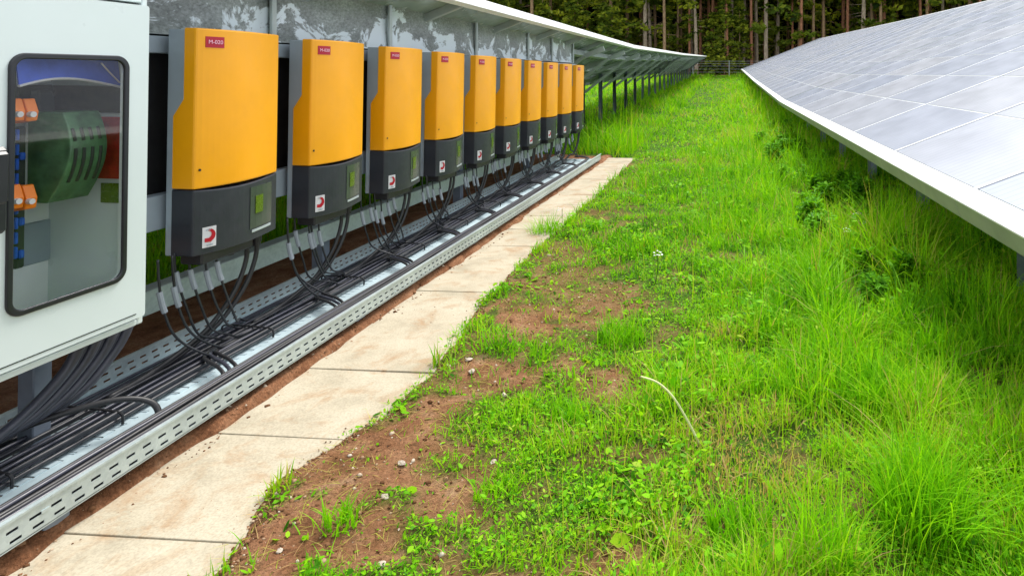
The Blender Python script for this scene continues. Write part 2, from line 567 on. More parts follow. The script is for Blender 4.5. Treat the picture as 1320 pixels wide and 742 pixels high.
def curved_shell(mb, z0, z1, back, nz=1, m=None, dip=0.0, top=True):
    """front cover: side walls from 'back' (function of z) to the curved face"""
    ys = np.linspace(0, W, 21)
    zs = sorted(set([z0, z1] + [z for z in (.49, .55) if z0 < z < z1]))
    vs, fs = [], []
    n = len(ys)
    def zz(z, y):
        return z - dip * math.sin(math.pi * (y / W) ** .85) if abs(z - SPLIT) < 1e-6 else z
    for z in zs:
        for y in ys: vs.append((float(front(y)), y, zz(z, y)))
        for y in ys: vs.append((back(z), y, zz(z, y)))
    for k in range(len(zs) - 1):
        o, q = k * 2 * n, (k + 1) * 2 * n
        for i in range(n - 1):
            fs.append((o + i, o + i + 1, q + i + 1, q + i))
        fs.append((o, q, q + n, o + n))
        fs.append((o + n - 1, o + 2 * n - 1, q + 2 * n - 1, q + n - 1))
    for i in range(n - 1):
        q = (len(zs) - 1) * 2 * n
        fs.append((q + i, q + i + 1, q + n + i + 1, q + n + i))
        fs.append((i, n + i, n + i + 1, i + 1))
    mb.add(vs, fs, m)

def back_line(z):
    return float(np.interp(z, [.49, .55], [.0265, .0645]))

def plate(name, y0, y1, z0, z1, m, parent, off=.002, t=.0015):
    mb = MB()
    ys = np.linspace(y0, y1, 5)
    vs = [(float(front(y)) + off, y, z) for z in (z0, z1) for y in ys] + [(float(front(y)) + off - t, y, z) for z in (z0, z1) for y in ys]
    fs = []
    for i in range(4):
        fs += [(i, i + 1, 6 + i, 5 + i), (10 + i, 15 + i, 16 + i, 11 + i), (i, 10 + i, 11 + i, i + 1), (5 + i, 6 + i, 16 + i, 15 + i)]
    fs += [(0, 5, 15, 10), (4, 14, 19, 9)]
    mb.add(vs, fs)
    return mb.build(name, m, parent)

def letters(name, txt, size, y, z, m, parent, off=.0035):
    cu = bpy.data.curves.new(name, 'FONT')
    cu.body = txt; cu.size = size; cu.extrude = .0004
    cu.align_x = 'CENTER'; cu.align_y = 'CENTER'
    cu.materials.append(m)
    tmp = bpy.data.objects.new(name, cu); COL.objects.link(tmp)
    bpy.context.view_layer.update()
    me = bpy.data.meshes.new_from_object(tmp.evaluated_get(bpy.context.evaluated_depsgraph_get()))
    bpy.data.objects.remove(tmp); bpy.data.curves.remove(cu)
    me.name = name
    if not me.materials: me.materials.append(m)
    o = bpy.data.objects.new(name, me); COL.objects.link(o)
    o.parent = parent
    d = .01
    dx, dy = float(front(y + d) - front(y - d)), 2 * d
    o.location = (float(front(y)) + off, y, z)
    o.rotation_euler = (rad(90), 0, math.atan2(dy, dx))
    return o

def make_inverter():
    root = empty('solar_inverter', (INV_X, Y0, INV_Z), 'x', 'inverter', 'orange inverters hung in a row', (0, rad(1.0), 0))
    c = MB()
    c.prism([(0, 0), (.024, 0), (.024, .488), (.062, .548), (.062, .795), (0, .795)], .004, W - .004)
    c.build('chassis', M['chassis'], root, bevel=.003)
    o = MB()
    curved_shell(o, SPLIT + .002, H, back_line, dip=.010)
    cov_ = o.build('upper_cover', M['orange'], root, bevel=.006)
    l = MB(); l.tube([(float(front(.015)), .015, .302), (float(front(.015)) + .003, .015, .302)], .0045, M['black'], 8, 1)
    l.build('cover_screw', M['black'], cov_)
    b = MB()
    curved_shell(b, .0, SPLIT, lambda z: .0265, dip=.010)
    low = b.build('lower_cover', M['charcoal'], root, bevel=.005)
    d = plate('display_window', .215, .355, .045, .205, M['lcdframe'], root, .002)
    plate('screen', .243, .290, .100, .168, M['lcd'], d, .0042)
    plate('display_label', .225, .350, .030, .040, M['silver'], d, .003)
    bd = plate('badge', .026, .088, .733, .772, M['red'], root)
    letters('badge_lettering', 'M-020', .0195, .057, .7525, M['pink'], bd)
    st = plate('sticker', .026, .070, .024, .096, M['print_white'], root)
    # red hook-shaped mark on the sticker
    s = MB()
    pts, inner = [], []
    for k in range(15):
        a = rad(85 - k * 150 / 14)
        pts.append((.042 + .024 * math.cos(a), .066 + .024 * math.sin(a)))
        inner.append((.040 + .013 * math.cos(a), .070 + .013 * math.sin(a)))
    s.add([(float(front(y)) + .004, y, z) for y, z in pts + inner], [(i, i + 1, 16 + i, 15 + i) for i in range(14)])
    s.add([(float(front(y)) + .0042, y, z) for y, z in ((.031, .044), (.052, .042), (.056, .056), (.031, .058))], [(0, 1, 2, 3)])
    s.add([(float(front(y)) + .0042, y, z) for y, z in ((.034, .083), (.050, .086), (.050, .089), (.034, .087))], [(0, 1, 2, 3)], M['printgrey'])
    s.build('sticker_mark', M['red'], st)
    letters('sticker_lettering', 'solar', .012, .048, .033, M['printgrey'], st, .004)
    # connector block and glands underneath
    q = MB()
    q.box((.03, .03, -.038), (.115, .27, .006), None, .006)
    q.build('connector_block', M['black'], root)
    for yy in (.20, .285, .335):
        q = MB(); q.tube([(.075, yy, .004), (.075, yy, -.035)], .018, None, 10, 1); q.tube([(.075, yy, -.035), (.075, yy, -.05)], .014, None, 10, 1)
        q.build('cable_gland', M['black'], root)
    return root

ORD = ['first', 'second', 'third', 'fourth', 'fifth', 'sixth', 'seventh', 'eighth', 'ninth', 'tenth']
proto = make_inverter()
for i in range(10):
    o = proto if i == 0 else copy_tree(proto)
    o.location = (INV_X, Y0 + PITCH * i, INV_Z + float(g(Y0 + PITCH * i)) - .006 * i)
    if i == 0: t = 'orange and charcoal inverter nearest to the white cabinet, its red sticker largest'
    elif i == 9: t = 'last orange and charcoal inverter at the far end of the tray'
    else: t = f'{ORD[i]} orange and charcoal inverter counted from the white cabinet'
    o['label'] = t

# little black switch boxes between the inverters
for i in range(9):
    b = MB(); b.box((-.06, -.055, -.03), (0, .055, .03), M['black'], .004)
    y = Y0 - .125 + PITCH * i
    o = b.build('switch_box', M['black'], None, loc=(-2.0, y, .560 + float(g(y))))
    b2 = MB(); b2.box((.0005, -.012, .002), (.003, .02, .010), M['lcd'])
    b2.build('yellow_tag', M['lcd'], o)
    tag(o, f'small black switch box just left of the {ORD[i]} inverter from the cabinet', 'switch box', 'switch boxes between the inverters')

# ------------------------------------------------------------------ mounting frame behind them
fr = empty('mounting_frame', (-2.1, 2, 0), 'grey steel rack of rails and legs that carries the orange inverters', 'rack')
def part(mb, name, mat, parent, **kw):
    o = mb.build(name, mat, parent, **kw)
    o.matrix_parent_inverse = Matrix.Translation(parent.location).inverted()
    return o
YA, YB = 1.2, 8.02
for nm, x0, x1, h0, h1, mat in (('top_rail', -2.045, -2.0, -.135, -.075, 'chassis'), ('middle_rail', -2.045, -1.995, .425, .545, 'chassis'), ('bottom_beam', -2.20, -2.13, .795, .885, 'galv')):
    b = MB(); b.box((x0, YA, EYE - h1), (x1, YB, EYE - h0), None, .003)
    part(b, nm, M[mat], fr)
for y in (1.52, 3.26, 4.99, 6.73, 7.98):
    b = MB()
    b.box((-2.27, y - .03, -.05), (-2.205, y + .03, 1.40), None, .003)
    part(b, 'leg', M['postmetal'], fr)
b = MB(); b.box((-2.075, YA, EYE - .54), (-2.06, YB - .02, EYE + .19), None)
tag(part(b, 'backing_board', M['backing'], fr))

# zinc sheets above the inverters
sy = [1.1, 2.66, 3.62, 4.9, 6.2, 7.05, 8.02]
for i in range(6):
    b = MB()
    y0, y1 = sy[i] + .004, sy[i + 1] - .004
    ns = 12
    vs, fs = [], []
    prof = [(-2.03, 1.262), (-2.052, 1.272), (-2.055, 1.40), (-2.05, 1.535), (-2.005, 1.552)]
    for k in range(ns + 1):
        y = y0 + (y1 - y0) * k / ns
        for j, (x, z) in enumerate(prof):
            wob = .005 * math.sin(y * 9 + j * 1.7) * (1 if 0 < j < 4 else .3)
            vs.append((x + wob, y, z + float(g(y))))
    m_ = len(prof)
    for k in range(ns):
        for j in range(m_ - 1):
            fs.append((k * m_ + j, k * m_ + j + 1, (k + 1) * m_ + j + 1, (k + 1) * m_ + j))
    b.add(vs, fs)
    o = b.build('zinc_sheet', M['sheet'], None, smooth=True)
    so = o.modifiers.new('thickness', 'SOLIDIFY'); so.thickness = .002
    v = MB(); v.box((-2.045, y1 - .028, 1.262 + float(g(y1))), (-2.028, y1 + .0, 1.535 + float(g(y1))), None, .003)
    v.build('seam_strip', M['purlin'], o)
    tag(o, ['streaked zinc sheet above the gap between cabinet and first inverter', 'zinc sheet with painted white reflections above the second and third inverters from the cabinet',
            'mottled zinc sheet above the fourth and fifth inverters from the cabinet', 'mottled zinc sheet above the sixth and seventh inverters from the cabinet',
            'mottled zinc sheet above the eighth inverter from the cabinet', 'zinc sheet at the far end, above the last two inverters'][i], 'metal sheet', 'zinc sheets above the inverters')

# ------------------------------------------------------------------ cabinet
def from_px(px, py, Xd):
    """pixel on the vertical plane x = -Xd"""
    d = F * Xd / (CO * (VX - px))
    y = (d - Xd * SI) / CO
    return y, EYE - (py - PY) * d / F
CX = 1.72
cab = empty('control_cabinet', (-CX, 1.5, .39), 'white steel control cabinet with a round-cornered glazed door, left of the orange inverters', 'cabinet', None, (0, rad(.9), 0))
def P(mb, name, mat, parent=cab, **kw):
    o = mb.build(name, mat, parent, **kw)
    return o
# local coordinates: x outward from the door face, y and z from the root point
yr = from_px(190, 200, CX - .012)[0] - 1.5
zt, zb = EYE + .225 - .39, 0.0
yl = -.62
b = MB()
t = .018
b.box((-.30, yl, zb), (-.002, yl + t, zt), None)                 # near side
b.box((-.30, yr - t, zb), (-.002, yr, zt), None)                 # far side
b.box((-.30, yl + t, zt - t), (-.002, yr - t, zt), None)
b.box((-.30, yl + t, zb), (-.002, yr - t, zb + t), None)
P(b, 'body', M['white'], bevel=.004)
b = MB(); b.box((-.298, yl + t, zb + t), (-.285, yr - t, zt - t)); lin = P(b, 'back_lining', M['inner'])
# door with a rounded window opening
def rrect(y0, y1, z0, z1, r, n=8):
    out = []
    for cy, cz, a0 in ((y1 - r, z1 - r, 0), (y0 + r, z1 - r, 90), (y0 + r, z0 + r, 180), (y1 - r, z0 + r, 270)):
        for k in range(n + 1):
            a = rad(a0 + 90 * k / n)
            out.append((cy + r * math.cos(a), cz + r * math.sin(a)))
    return out
wy0 = from_px(7, 250, CX - .022)[0] - 1.5; wy1 = from_px(163, 250, CX - .022)[0] - 1.5
wz1 = EYE + .052 - .39; wz0 = EYE - .580 - .39
dy0, dy1, dz0, dz1 = yl + .012, yr - .012, .028, zt - .026
def ring(mb, outer, inner, x0, x1, m=None):
    n = len(outer)
    vs = [(x1, y, z) for y, z in outer] + [(x1, y, z) for y, z in inner] + [(x0, y, z) for y, z in outer] + [(x0, y, z) for y, z in inner]
    fs = []
    for i in range(n):
        j = (i + 1) % n
        fs += [(i, j, n + j, n + i), (2 * n + i, 3 * n + i, 3 * n + j, 2 * n + j), (i, 2 * n + i, 2 * n + j, j), (n + i, n + j, 3 * n + j, 3 * n + i)]
    mb.add(vs, fs, m)
b = MB()
ring(b, rrect(dy0, dy1, dz0, dz1, .008), rrect(wy0 + .006, wy1 - .006, wz0 + .006, wz1 - .006, .03), -.001, .016)
door = P(b, 'door', M['white'])
b = MB(); ring(b, rrect(wy0, wy1, wz0, wz1, .036), rrect(wy0 + .014, wy1 - .014, wz0 + .014, wz1 - .014, .026), .014, .022)
P(b, 'window_seal', M['rubber'], door, bevel=.003)
b = MB()
rr = rrect(wy0 + .008, wy1 - .008, wz0 + .008, wz1 - .008, .03)
b.add([(.017, y, z) for y, z in rr], [tuple(range(len(rr)))])
P(b, 'window_pane', M['glass'], door)
hy, hz = from_px(0, 245, CX - .05)
b = MB(); b.box((.016, hy - 1.5 - .05, hz - .39 - .10), (.05, hy - 1.5 + .014, hz - .39 + .10), None, .008)
b.box((.05, hy - 1.5 - .04, hz - .39 - .03), (.062, hy - 1.5 + .006, hz - .39 + .09), None, .006)
P(b, 'door_handle', M['rubber'], door)
b = MB(); b.box((.0155, -.22, .040), (.0172, yr - .04, .0425)); P(b, 'door_crease', M['slotdark'], door)

# what stands inside the cabinet, seen through the pane
def inside(px, py, Xd):
    y, z = from_px(px, py, Xd)
    return (-(Xd - CX), y - 1.5, z - .39)
def ibox(mb, px0, py0, px1, py1, Xf, depth, m=None, bev=.004):
    x, ya, za = inside(px0, py0, Xf)
    _, yb_, zb_ = inside(px1, py1, Xf)
    mb.box((x - depth, min(ya, yb_), min(za, zb_)), (x, max(ya, yb_), max(za, zb_)), m, bev)
# blue breaker strip on a white carrier
b = MB(); ibox(b, 18, 165, 31, 345, 1.86, .02); st = P(b, 'breaker_strip', M['slotdark'])
for k in range(9):
    b = MB(); ibox(b, 18, 168 + k * 19, 22, 182 + k * 19, 1.855, .02, None, .002); P(b, 'breaker', M['bluebar'], st)
for k in range(4):
    b = MB(); ibox(b, 24, 198 + k * 42, 31, 207 + k * 42, 1.852, .02, None, .003); P(b, 'breaker_switch', M['bluebar'], st)
b = MB(); ibox(b, 36, 160, 46, 262, 1.88, .02); P(b, 'carrier_strip', M['inner'])
for py in (126, 238):
    b = MB()
    for k in range(2):
        x, ya, za = inside(14 + k * 17, py + 4, 1.80)
        _, yb_, zb_ = inside(30 + k * 17, py + 34, 1.80)
        b.prism([(x - .05, za), (x - .012, za + .004), (x, za - .03), (x - .004, zb_ + .008), (x - .05, zb_)], ya, yb_ - .0015)
    hd = P(b, 'fuse_holder', M['orange_clip'], bevel=.003)
    for k in range(2):
        b = MB(); x, ya, za = inside(22 + k * 17, py + 22, 1.79)
        b.tube([(x - .012, ya, za), (x, ya, za)], .0075, None, 10, 1); P(b, 'fuse_screw', M['print_white'], hd)
# curved green cover with dark slots
b = MB()
x, ya, za = inside(58, 146, 1.81); _, yb_, zb_ = inside(116, 252, 1.81)
n = 14
vs, fs = [], []
for k in range(n + 1):
    t_ = k / n
    z = za + (zb_ - za) * t_
    bul = .05 * math.sin(math.pi * (.12 + .88 * t_))
    vs += [(x + bul, ya + .02 * (1 - t_), z), (x + bul, yb_ - .01 * t_, z), (x - .06, yb_, z), (x - .06, ya, z)]
for k in range(n):
    for j in range(4):
        a_, b_ = k * 4 + j, k * 4 + (j + 1) % 4
        fs.append((a_, b_, b_ + 4, a_ + 4))
fs += [(0, 1, 2, 3), (4 * n, 4 * n + 1, 4 * n + 2, 4 * n + 3)]
b.add(vs, fs); gc = P(b, 'curved_cover', M['greenpart'], bevel=.003)
b = MB()
for r_, (t0, t1) in enumerate(((.18, .32), (.40, .78))):
    for c_ in range(4):
        yc = ya + (yb_ - ya) * (.22 + c_ * .19)
        pts = []
        for k in range(7):
            t_ = t0 + (t1 - t0) * k / 6
            pts.append((x + .05 * math.sin(math.pi * (.12 + .88 * t_)) + .001, yc, za + (zb_ - za) * t_))
        b.tube(pts, .004, None, 6, 1)
P(b, 'vent_slots', M['slotdark'], gc)
b = MB(); ibox(b, 46, 118, 68, 250, 1.93, .03); P(b, 'grey_duct', M['lcdframe'])
fw = yr - .0215
b = MB(); b.box((-.130, fw - .003, .425), (-.040, fw, .605)); P(b, 'red_plate', M['redplate'])
b = MB(); b.box((-.115, fw - .003, .355), (-.060, fw, .412), None); P(b, 'lime_label', M['lcd'])
b = MB(); b.box((-.27, fw - .003, .617), (-.030, fw, .694)); P(b, 'upper_plate', M['olive'])
b = MB(); ibox(b, 20, 112, 66, 150, 1.975, .012); P(b, 'dark_plate', M['olive'])
# added blue sheet and white rim, imitating the panels mirrored in the pane
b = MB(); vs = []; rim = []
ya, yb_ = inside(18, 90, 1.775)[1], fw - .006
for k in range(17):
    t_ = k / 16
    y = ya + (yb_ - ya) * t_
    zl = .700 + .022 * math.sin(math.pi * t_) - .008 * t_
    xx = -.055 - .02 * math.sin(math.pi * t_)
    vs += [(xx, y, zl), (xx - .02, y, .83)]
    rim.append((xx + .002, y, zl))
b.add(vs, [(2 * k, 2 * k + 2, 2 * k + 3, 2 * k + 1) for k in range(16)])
bs = P(b, 'painted_reflection_sheet', M['reflection_blue'])
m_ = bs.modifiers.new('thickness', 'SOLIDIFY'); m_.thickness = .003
b = MB(); b.tube(rim, .0035, None, 6, 1); b.tube([(-.05, yb_ - .06, .76), (-.052, yb_ - .035, .735), (-.053, yb_ - .004, .705)], .0022, None, 6, 3); P(b, 'painted_reflection_rim', M['print_white'], bs)  # rim stands for the mirrored white edge rail
# short stand under the cabinet
b = MB(); b.box((-.29, -.12, -.43), (-.24, -.07, -.002), None, .003); b.box((-.29, yr - .09, -.43), (-.24, yr - .04, -.002), None, .003)
b.box((-.26, -.07, -.10), (-.25, yr - .09, -.03))
P(b, 'stand', M['postmetal'])

# ------------------------------------------------------------------ cable tray
TX0, TX1, TZ0, TZ1 = -2.12, -1.60, .060, .124
TY0, TY1 = .85, 7.68
tray = empty('cable_tray', (-1.86, TY0, TZ0), 'long perforated galvanised cable tray lying below the orange inverters', 'cable tray')
def slotted(mb, to3, u1, v_rows, pitch, slot, stag=0.0):
    """strip with punched slots: v_rows = [(v0, v1, punched)]"""
    n = int(u1 / pitch)
    for (v0, v1, pu), sh in zip(v_rows, [0] * len(v_rows)):
        if not pu:
            mb.add([to3(0, v0), to3(n * pitch, v0), to3(n * pitch, v1), to3(0, v1)], [(0, 1, 2, 3)])
        else:
            off = pu * pitch * .5 if pu > 1 else 0
            for k in range(n):
                a = k * pitch + (pitch - slot) * (.5 if pu == 1 else .9)
                q = [k * pitch, a, a + slot, (k + 1) * pitch]
                if pu == 2: q = [k * pitch, k * pitch + .004, k * pitch + .004 + slot, (k + 1) * pitch]
                for s, e in ((q[0], q[1]), (q[2], q[3])):
                    mb.add([to3(s, v0), to3(e, v0), to3(e, v1), to3(s, v1)], [(0, 1, 2, 3)])
LEN = TY1 - TY0
HW = TZ1 - TZ0
rows = [(0, .012, 0), (.012, .019, 1), (.019, .036, 0), (.036, .043, 2), (.043, HW, 0)]
for nm, x, dx in (('outer_wall', TX1, 1), ('inner_wall', TX0, -1)):
    b = MB(); slotted(b, lambda u, v, x=x: (x + 1.86, u, v), LEN, rows, .046, .024)
    # rolled rim
    b.box((x + 1.86 - .010 if dx > 0 else x + 1.86 - .004, 0, HW - .002), (x + 1.86 + .004 if dx > 0 else x + 1.86 + .010, LEN, HW + .004))
    o = b.build(nm, M['galv'], tray)
    s = o.modifiers.new('thickness', 'SOLIDIFY'); s.thickness = .002
b = MB()
fl = [(0, .05, 0), (.05, .15, 1), (.15, .20, 0), (.20, .30, 2), (.30, .34, 0), (.34, .43, 1), (.43, .52, 0)]
slotted(b, lambda u, v: (TX0 + 1.86 + v, u, .003), LEN, fl, .036, .0055)
o = b.build('tray_floor', M['galvfloor'], tray)
s = o.modifiers.new('thickness', 'SOLIDIFY'); s.thickness = .002
for k in range(6):
    b = MB(); y = .55 + k * 1.25
    b.box((TX0 + 1.86 + .02, y - .03, -TZ0 - .02), (TX1 + 1.86 - .03, y + .03, -.004), None, .003)
    b.build('tray_foot', M['postmetal'], tray)

# long cables in the tray
def lay(name, pts, r, mat, label, cat, group, seg=8, sub=6):
    mb = MB(); mb.tube(pts, r, None, seg, sub)
    o = mb.build(name, M[mat], None, smooth=True)
    return tag(o, label, cat, group)
rr_ = random.Random(5)
for k in range(17):
    x0 = -1.845 - (k % 12) * .0195
    layer = 0 if k < 12 else 1
    r = rr_.uniform(.0050, .0068)
    if layer: x0 = -1.845 - (k - 12) * .034
    pts = []
    y = .86
    end = 7.5 - .3 * (k % 5)
    while y < end:
        pts.append((x0 + rr_.uniform(-.008, .008), y, TZ0 + .012 + r + layer * .017 + rr_.uniform(0, .003)))
        y += .38
    lay('tray_cable', pts, r, ('bluecable', 'cable')[k % 3 == 0], 'slim black cable running lengthwise along the inner bundle of the cable tray', 'cable', 'cables of the inner tray bundle', 7, 4)
# crossover loops from the inner bundle to the outer one
slot_ = 0
for i in range(10):
    y = Y0 + PITCH * i - .02
    for k in range(3):
        yk = y + k * .026
        lane, lay_ = slot_ % 5, slot_ // 5
        slot_ += 1
        xo, zo = -1.617 - .0145 * lane - .004 * (lay_ % 2), TZ0 + .011 + .0095 * lay_
        pts = [(-1.92 + .01 * k, yk + .20, TZ0 + .035), (-1.885, yk + .09, TZ0 + .045), (-1.82, yk + .03, TZ0 + .058), (-1.745, yk - .01, TZ0 + .056), (-1.69, yk - .06, TZ0 + .045), (xo - .01, yk - .22, max(zo, TZ0 + .024)), (xo, yk - .42, zo)]
        yy = yk - .8
        while yy > 1.0:
            pts.append((xo + rr_.uniform(-.006, .006), yy, zo + rr_.uniform(0, .003))); yy -= .4
        if pts[-1][1] > .9: pts.append((xo, .86, zo))
        lay('crossover_cable', pts, .0062, ('black', 'bluecable')[k == 1], f'black cable crossing the tray below the {ORD[i]} inverter, then following the outer wall', 'cable', f'cables crossing the tray below inverter {ORD[i]}', 7, 5)
# the lone loop near the cabinet
lay('looped_cable', [(-2.02, 1.52, TZ0 + .06), (-1.90, 1.60, TZ0 + .10), (-1.80, 1.70, TZ0 + .105), (-1.735, 1.75, TZ0 + .075), (-1.70, 1.74, TZ0 + .03), (-1.66, 1.66, TZ0 + .02), (-1.64, 1.5, TZ0 + .02)], .0085, 'black',
    'single black cable looping over the tray in front of the white cabinet', 'cable', None)
# thick cables out of the cabinet
for k in range(7):
    y = 1.66 + .024 * k
    x = -1.83 - .012 * (k % 2)
    e = -1.955 - .022 * k
    lay('feeder_cable', [(x, y, .45), (x - .01, y - .01, .38), (x - .03, y - .05, .28), (x - .07, y - .16, .18), (e + .03, y - .36, .125 + .004 * (k % 3)), (e + .01, y - .58, .108 + .004 * (k % 2)), (e, .84, .10 + .004 * (k % 3))],
        .0145, 'bluecable', 'thick dark feeder cable curving down from the white cabinet into the tray', 'cable', 'thick feeder cables under the cabinet', 10, 7)
# cable ties across the inner bundle
for k in range(9):
    y = 1.12 + .17 * k if k < 3 else 1.75 + .62 * (k - 3)
    mb = MB(); mb.tube([(-2.06, y + .02, TZ0 + .012), (-2.05, y + .018, TZ0 + .040), (-1.95, y + .006, TZ0 + .046), (-1.845, y, TZ0 + .042), (-1.826, y, TZ0 + .030), (-1.826, y, TZ0 + .006)], .0038, None, 6, 5)
    o = mb.build('cable_tie', M['black'])
    tag(o, f'black cable tie over the inner tray bundle, {ORD[k]} counted from the near end', 'cable tie', 'cable ties on the tray bundle')

# cables hanging from each inverter
rc = random.Random(21)
for i in range(10):
    yb = Y0 + PITCH * i
    z0 = INV_Z + float(g(yb)) - .006 * i
    for k in range(6):
        ys = yb - .075 + .040 * k + rc.uniform(-.007, .007)
        xs = -1.925 + rc.uniform(-.025, .02) + (.02 if k > 2 else 0)
        if i == 9 and k > 3: continue
        ye = ys + .13 + .05 * k * .5 + rc.uniform(-.03, .03)
        xe = -1.865 - .022 * k + rc.uniform(-.025, .02)
        zc = z0 - .115 + rc.uniform(-.045, .03)
        mb = MB()
        mb.tube([(xs, ys, z0 + .012), (xs, ys + .004, z0 - .06), (xs + .004, ys + .012, zc), (xs + .018, ys + .03, zc - .09), (xs + .028, ys + .065, .19), (xe + .01, ye - .02, TZ0 + .07), (xe, ye + .04, TZ0 + .040), (xe, ye + .16, TZ0 + .034)], .0040, None, 6, 5)
        o = mb.build('solar_cable', M['cable'], None, smooth=True)
        mb = MB(); mb.tube([(xs, ys + .005, zc + .045), (xs + .004, ys + .012, zc), (xs + .008, ys + .018, zc - .028)], .0088, None, 8, 3)
        mb.build('connector', M['conn'], o, smooth=False)
        tag(o, f'thin black cable with a grey connector hanging below the {ORD[i]} inverter from the cabinet', 'cable', f'connector cables of the {ORD[i]} inverter')
    for k, yo in enumerate((.285, .335)):
        ys = yb + yo
        lay('power_cable', [(-1.90, ys, z0 - .02), (-1.902, ys - .004, z0 - .10), (-1.91, ys - .05, z0 - .20), (-1.935, ys - .13, z0 - .30), (-1.955, ys - .22, .135), (-1.96, ys - .34, .108), (-1.955, ys - .5, .100)], .0085, 'black',
            f'thick black power cable swinging down from the right end of the {ORD[i]} inverter', 'cable', f'power cables of the {ORD[i]} inverter', 8, 6)

# ------------------------------------------------------------------ solar arrays
T = rad(21.5)
UX, UZ = math.cos(T), math.sin(T)
COLS, PW, PL = 10, 1.22, .61
TL = COLS * PW
def at(u, n):            # along the slope, above the glass -> local x, z
    return (u * UX - n * UZ, u * UZ + n * UX)
def rect_prism(mb, u0, u1, n0, n1, y0, y1, m=None):
    mb.prism([at(u0, n0), at(u1, n0), at(u1, n1), at(u0, n1)], y0, y1, m)

def module_mesh():
    b = MB()
    pr = [at(0.006, -.007), at(PL - .006, -.007), at(PL - .006, 0), at(.006, 0)]
    y0, y1 = .009, PW - .009
    vs = [(x, y0, z) for x, z in pr] + [(x, y1, z) for x, z in pr]
    b.add(vs, [(3, 2, 6, 7)], M['module'])
    b.add(vs, [(0, 1, 5, 4)], M['modback'])
    b.add(vs, [(0, 3, 2, 1), (4, 5, 6, 7), (1, 2, 6, 5), (0, 4, 7, 3)], M['modback'])
    return b

def make_table(side, label):
    rows_ = 10 if side == 'r' else 4
    root = empty('solar_array', (0, 0, 0), label, 'solar array', 'tables of solar panels')
    off = .10 if side == 'r' else -(rows_ * PL) - .06
    first = module_mesh().build('solar_module', None, root)
    k = 0
    for c in range(COLS):
        for r in range(rows_):
            o = first if k == 0 else first.copy()
            if k: COL.objects.link(o); o.parent = root
            x, z = at(off + r * PL, 0)
            o.location = (x, c * PW, z)
            k += 1
    # edge rail along the side towards the lane
    b = MB()
    if side == 'r':
        pr = [at(.0, .004), at(.10, .004), at(.10, -.006), at(.0, -.006)]
        lip = [at(.003, -.0065), at(.012, -.0065), at(.012, -.079), at(.045, -.079), at(.045, -.087), at(.003, -.087)]
        b2 = MB()
        for c in range(COLS): b2.prism(lip, c * PW + .003, (c + 1) * PW - .003)
        b2.build('rail_lip', M['lip'], root, bevel=.003)
    else:
        pr = [at(.0, .004), at(-.055, .004), at(-.055, -.004), at(-.008, -.004), at(-.008, -.060), at(-.05, -.060), at(-.05, -.068), at(0, -.068)]
    for c in range(COLS):
        b.prism(pr, c * PW + .002, (c + 1) * PW - .002)
    b.build('edge_rail', M['edge'], root, bevel=.003)
    u_lo, u_hi = (0.02, .1 + rows_ * PL) if side == 'r' else (off, -.01)
    b = MB(); rect_prism(b, *((u_hi, u_hi + .05) if side == 'r' else (u_lo - .05, u_lo)), -.06, .004, 0, TL)
    b.build('end_rail', M['edge'], root)
    # rafters under every seam, with light cover strips between the columns
    for c in range(COLS + 1):
        b = MB()
        y = min(max(c * PW, .02), TL - .02)
        rect_prism(b, u_lo + .08, u_hi - .06, -.058, -.0085, y - .022, y + .022)
        b.build('rafter', M['purlin'], root)
        if 0 < c < COLS:
            b = MB(); rect_prism(b, u_lo + .0, u_hi - .0, .001, .004, c * PW - .012, c * PW + .012)
            b.build('cover_strip', M['strip'], root)
    for r in range(1, rows_):
        b = MB(); rect_prism(b, off + r * PL - .0035, off + r * PL + .0035, -.006, -.0015, .02, TL - .02)
        b.build('row_strip', M['strip'], root)
    us = [.9, 3.0, 5.2] if side == 'r' else [-.42, -1.0, -1.6, -2.2]
    for u in us:
        b = MB(); rect_prism(b, u - .03, u + .03, -.135, -.059, 0, TL)
        b.build('purlin', M['purlin'], root)
    return root

def legs(root, side, k):
    rows_ = [(.62, ), (4.4, )] if side == 'r' else [(-1.24 / UX, )]
    for (u,) in rows_:
        for j in range(7):
            y = .87 + 1.743 * j
            x, z = at(u, -.135)
            hgt = z + (.615 if side == 'r' else 1.644)
            b = MB()
            b.box((x - .035, y - .065, z - hgt - .25), (x + .035, y + .065, z + .03), None, .004)
            b.box((x + .0352, y - .03, z - hgt - .25), (x + .039, y + .03, z + .02))
            b.build('post', M['postmetal'], root)
            if side == 'l' and (k or root.location.y + y > 8.3):
                b = MB()
                x1, z1 = at(u + .95, -.14)
                b.bar((x + .031, y, z - .32), (x1, y, z1), .05, .05)
                b.build('brace', M['purlin'], root)
                b = MB()
                xa, za = at(u - .7, -.14); xb, zb2 = at(-.1, -.14)
                b.bar((xa, y + .075, za), (xb, y + .075, zb2), .045, .07)
                b.build('rafter', M['purlin'], root)

names = ['nearest', 'second', 'third', 'farthest']
ys0 = -1.10
for side in 'rl':
    base = None
    for k in range(4):
        y0 = ys0 + k * (TL + .06) + (.02 if side == 'r' else .3)
        lab = (f'{names[k]} sloping table of pale blue panels in the row right of the grass lane' if side == 'r'
               else f'{names[k]} raised table of panels in the row above and behind the inverters')
        if base is None:
            base = make_table(side, lab)
            if side == 'r': legs(base, side, 1)
            o = base
        else:
            o = copy_tree(base)
            o['label'] = lab
        if side == 'l':
            o.location.y = y0
            legs(o, side, k)
        z0, z1 = float(g(y0)), float(g(y0 + TL))
        o.location = (.90, y0, .615 + z0) if side == 'r' else (-1.76, y0, 1.644 + z0)
        o.rotation_euler = (math.atan2(z1 - z0, TL), 0, 0)

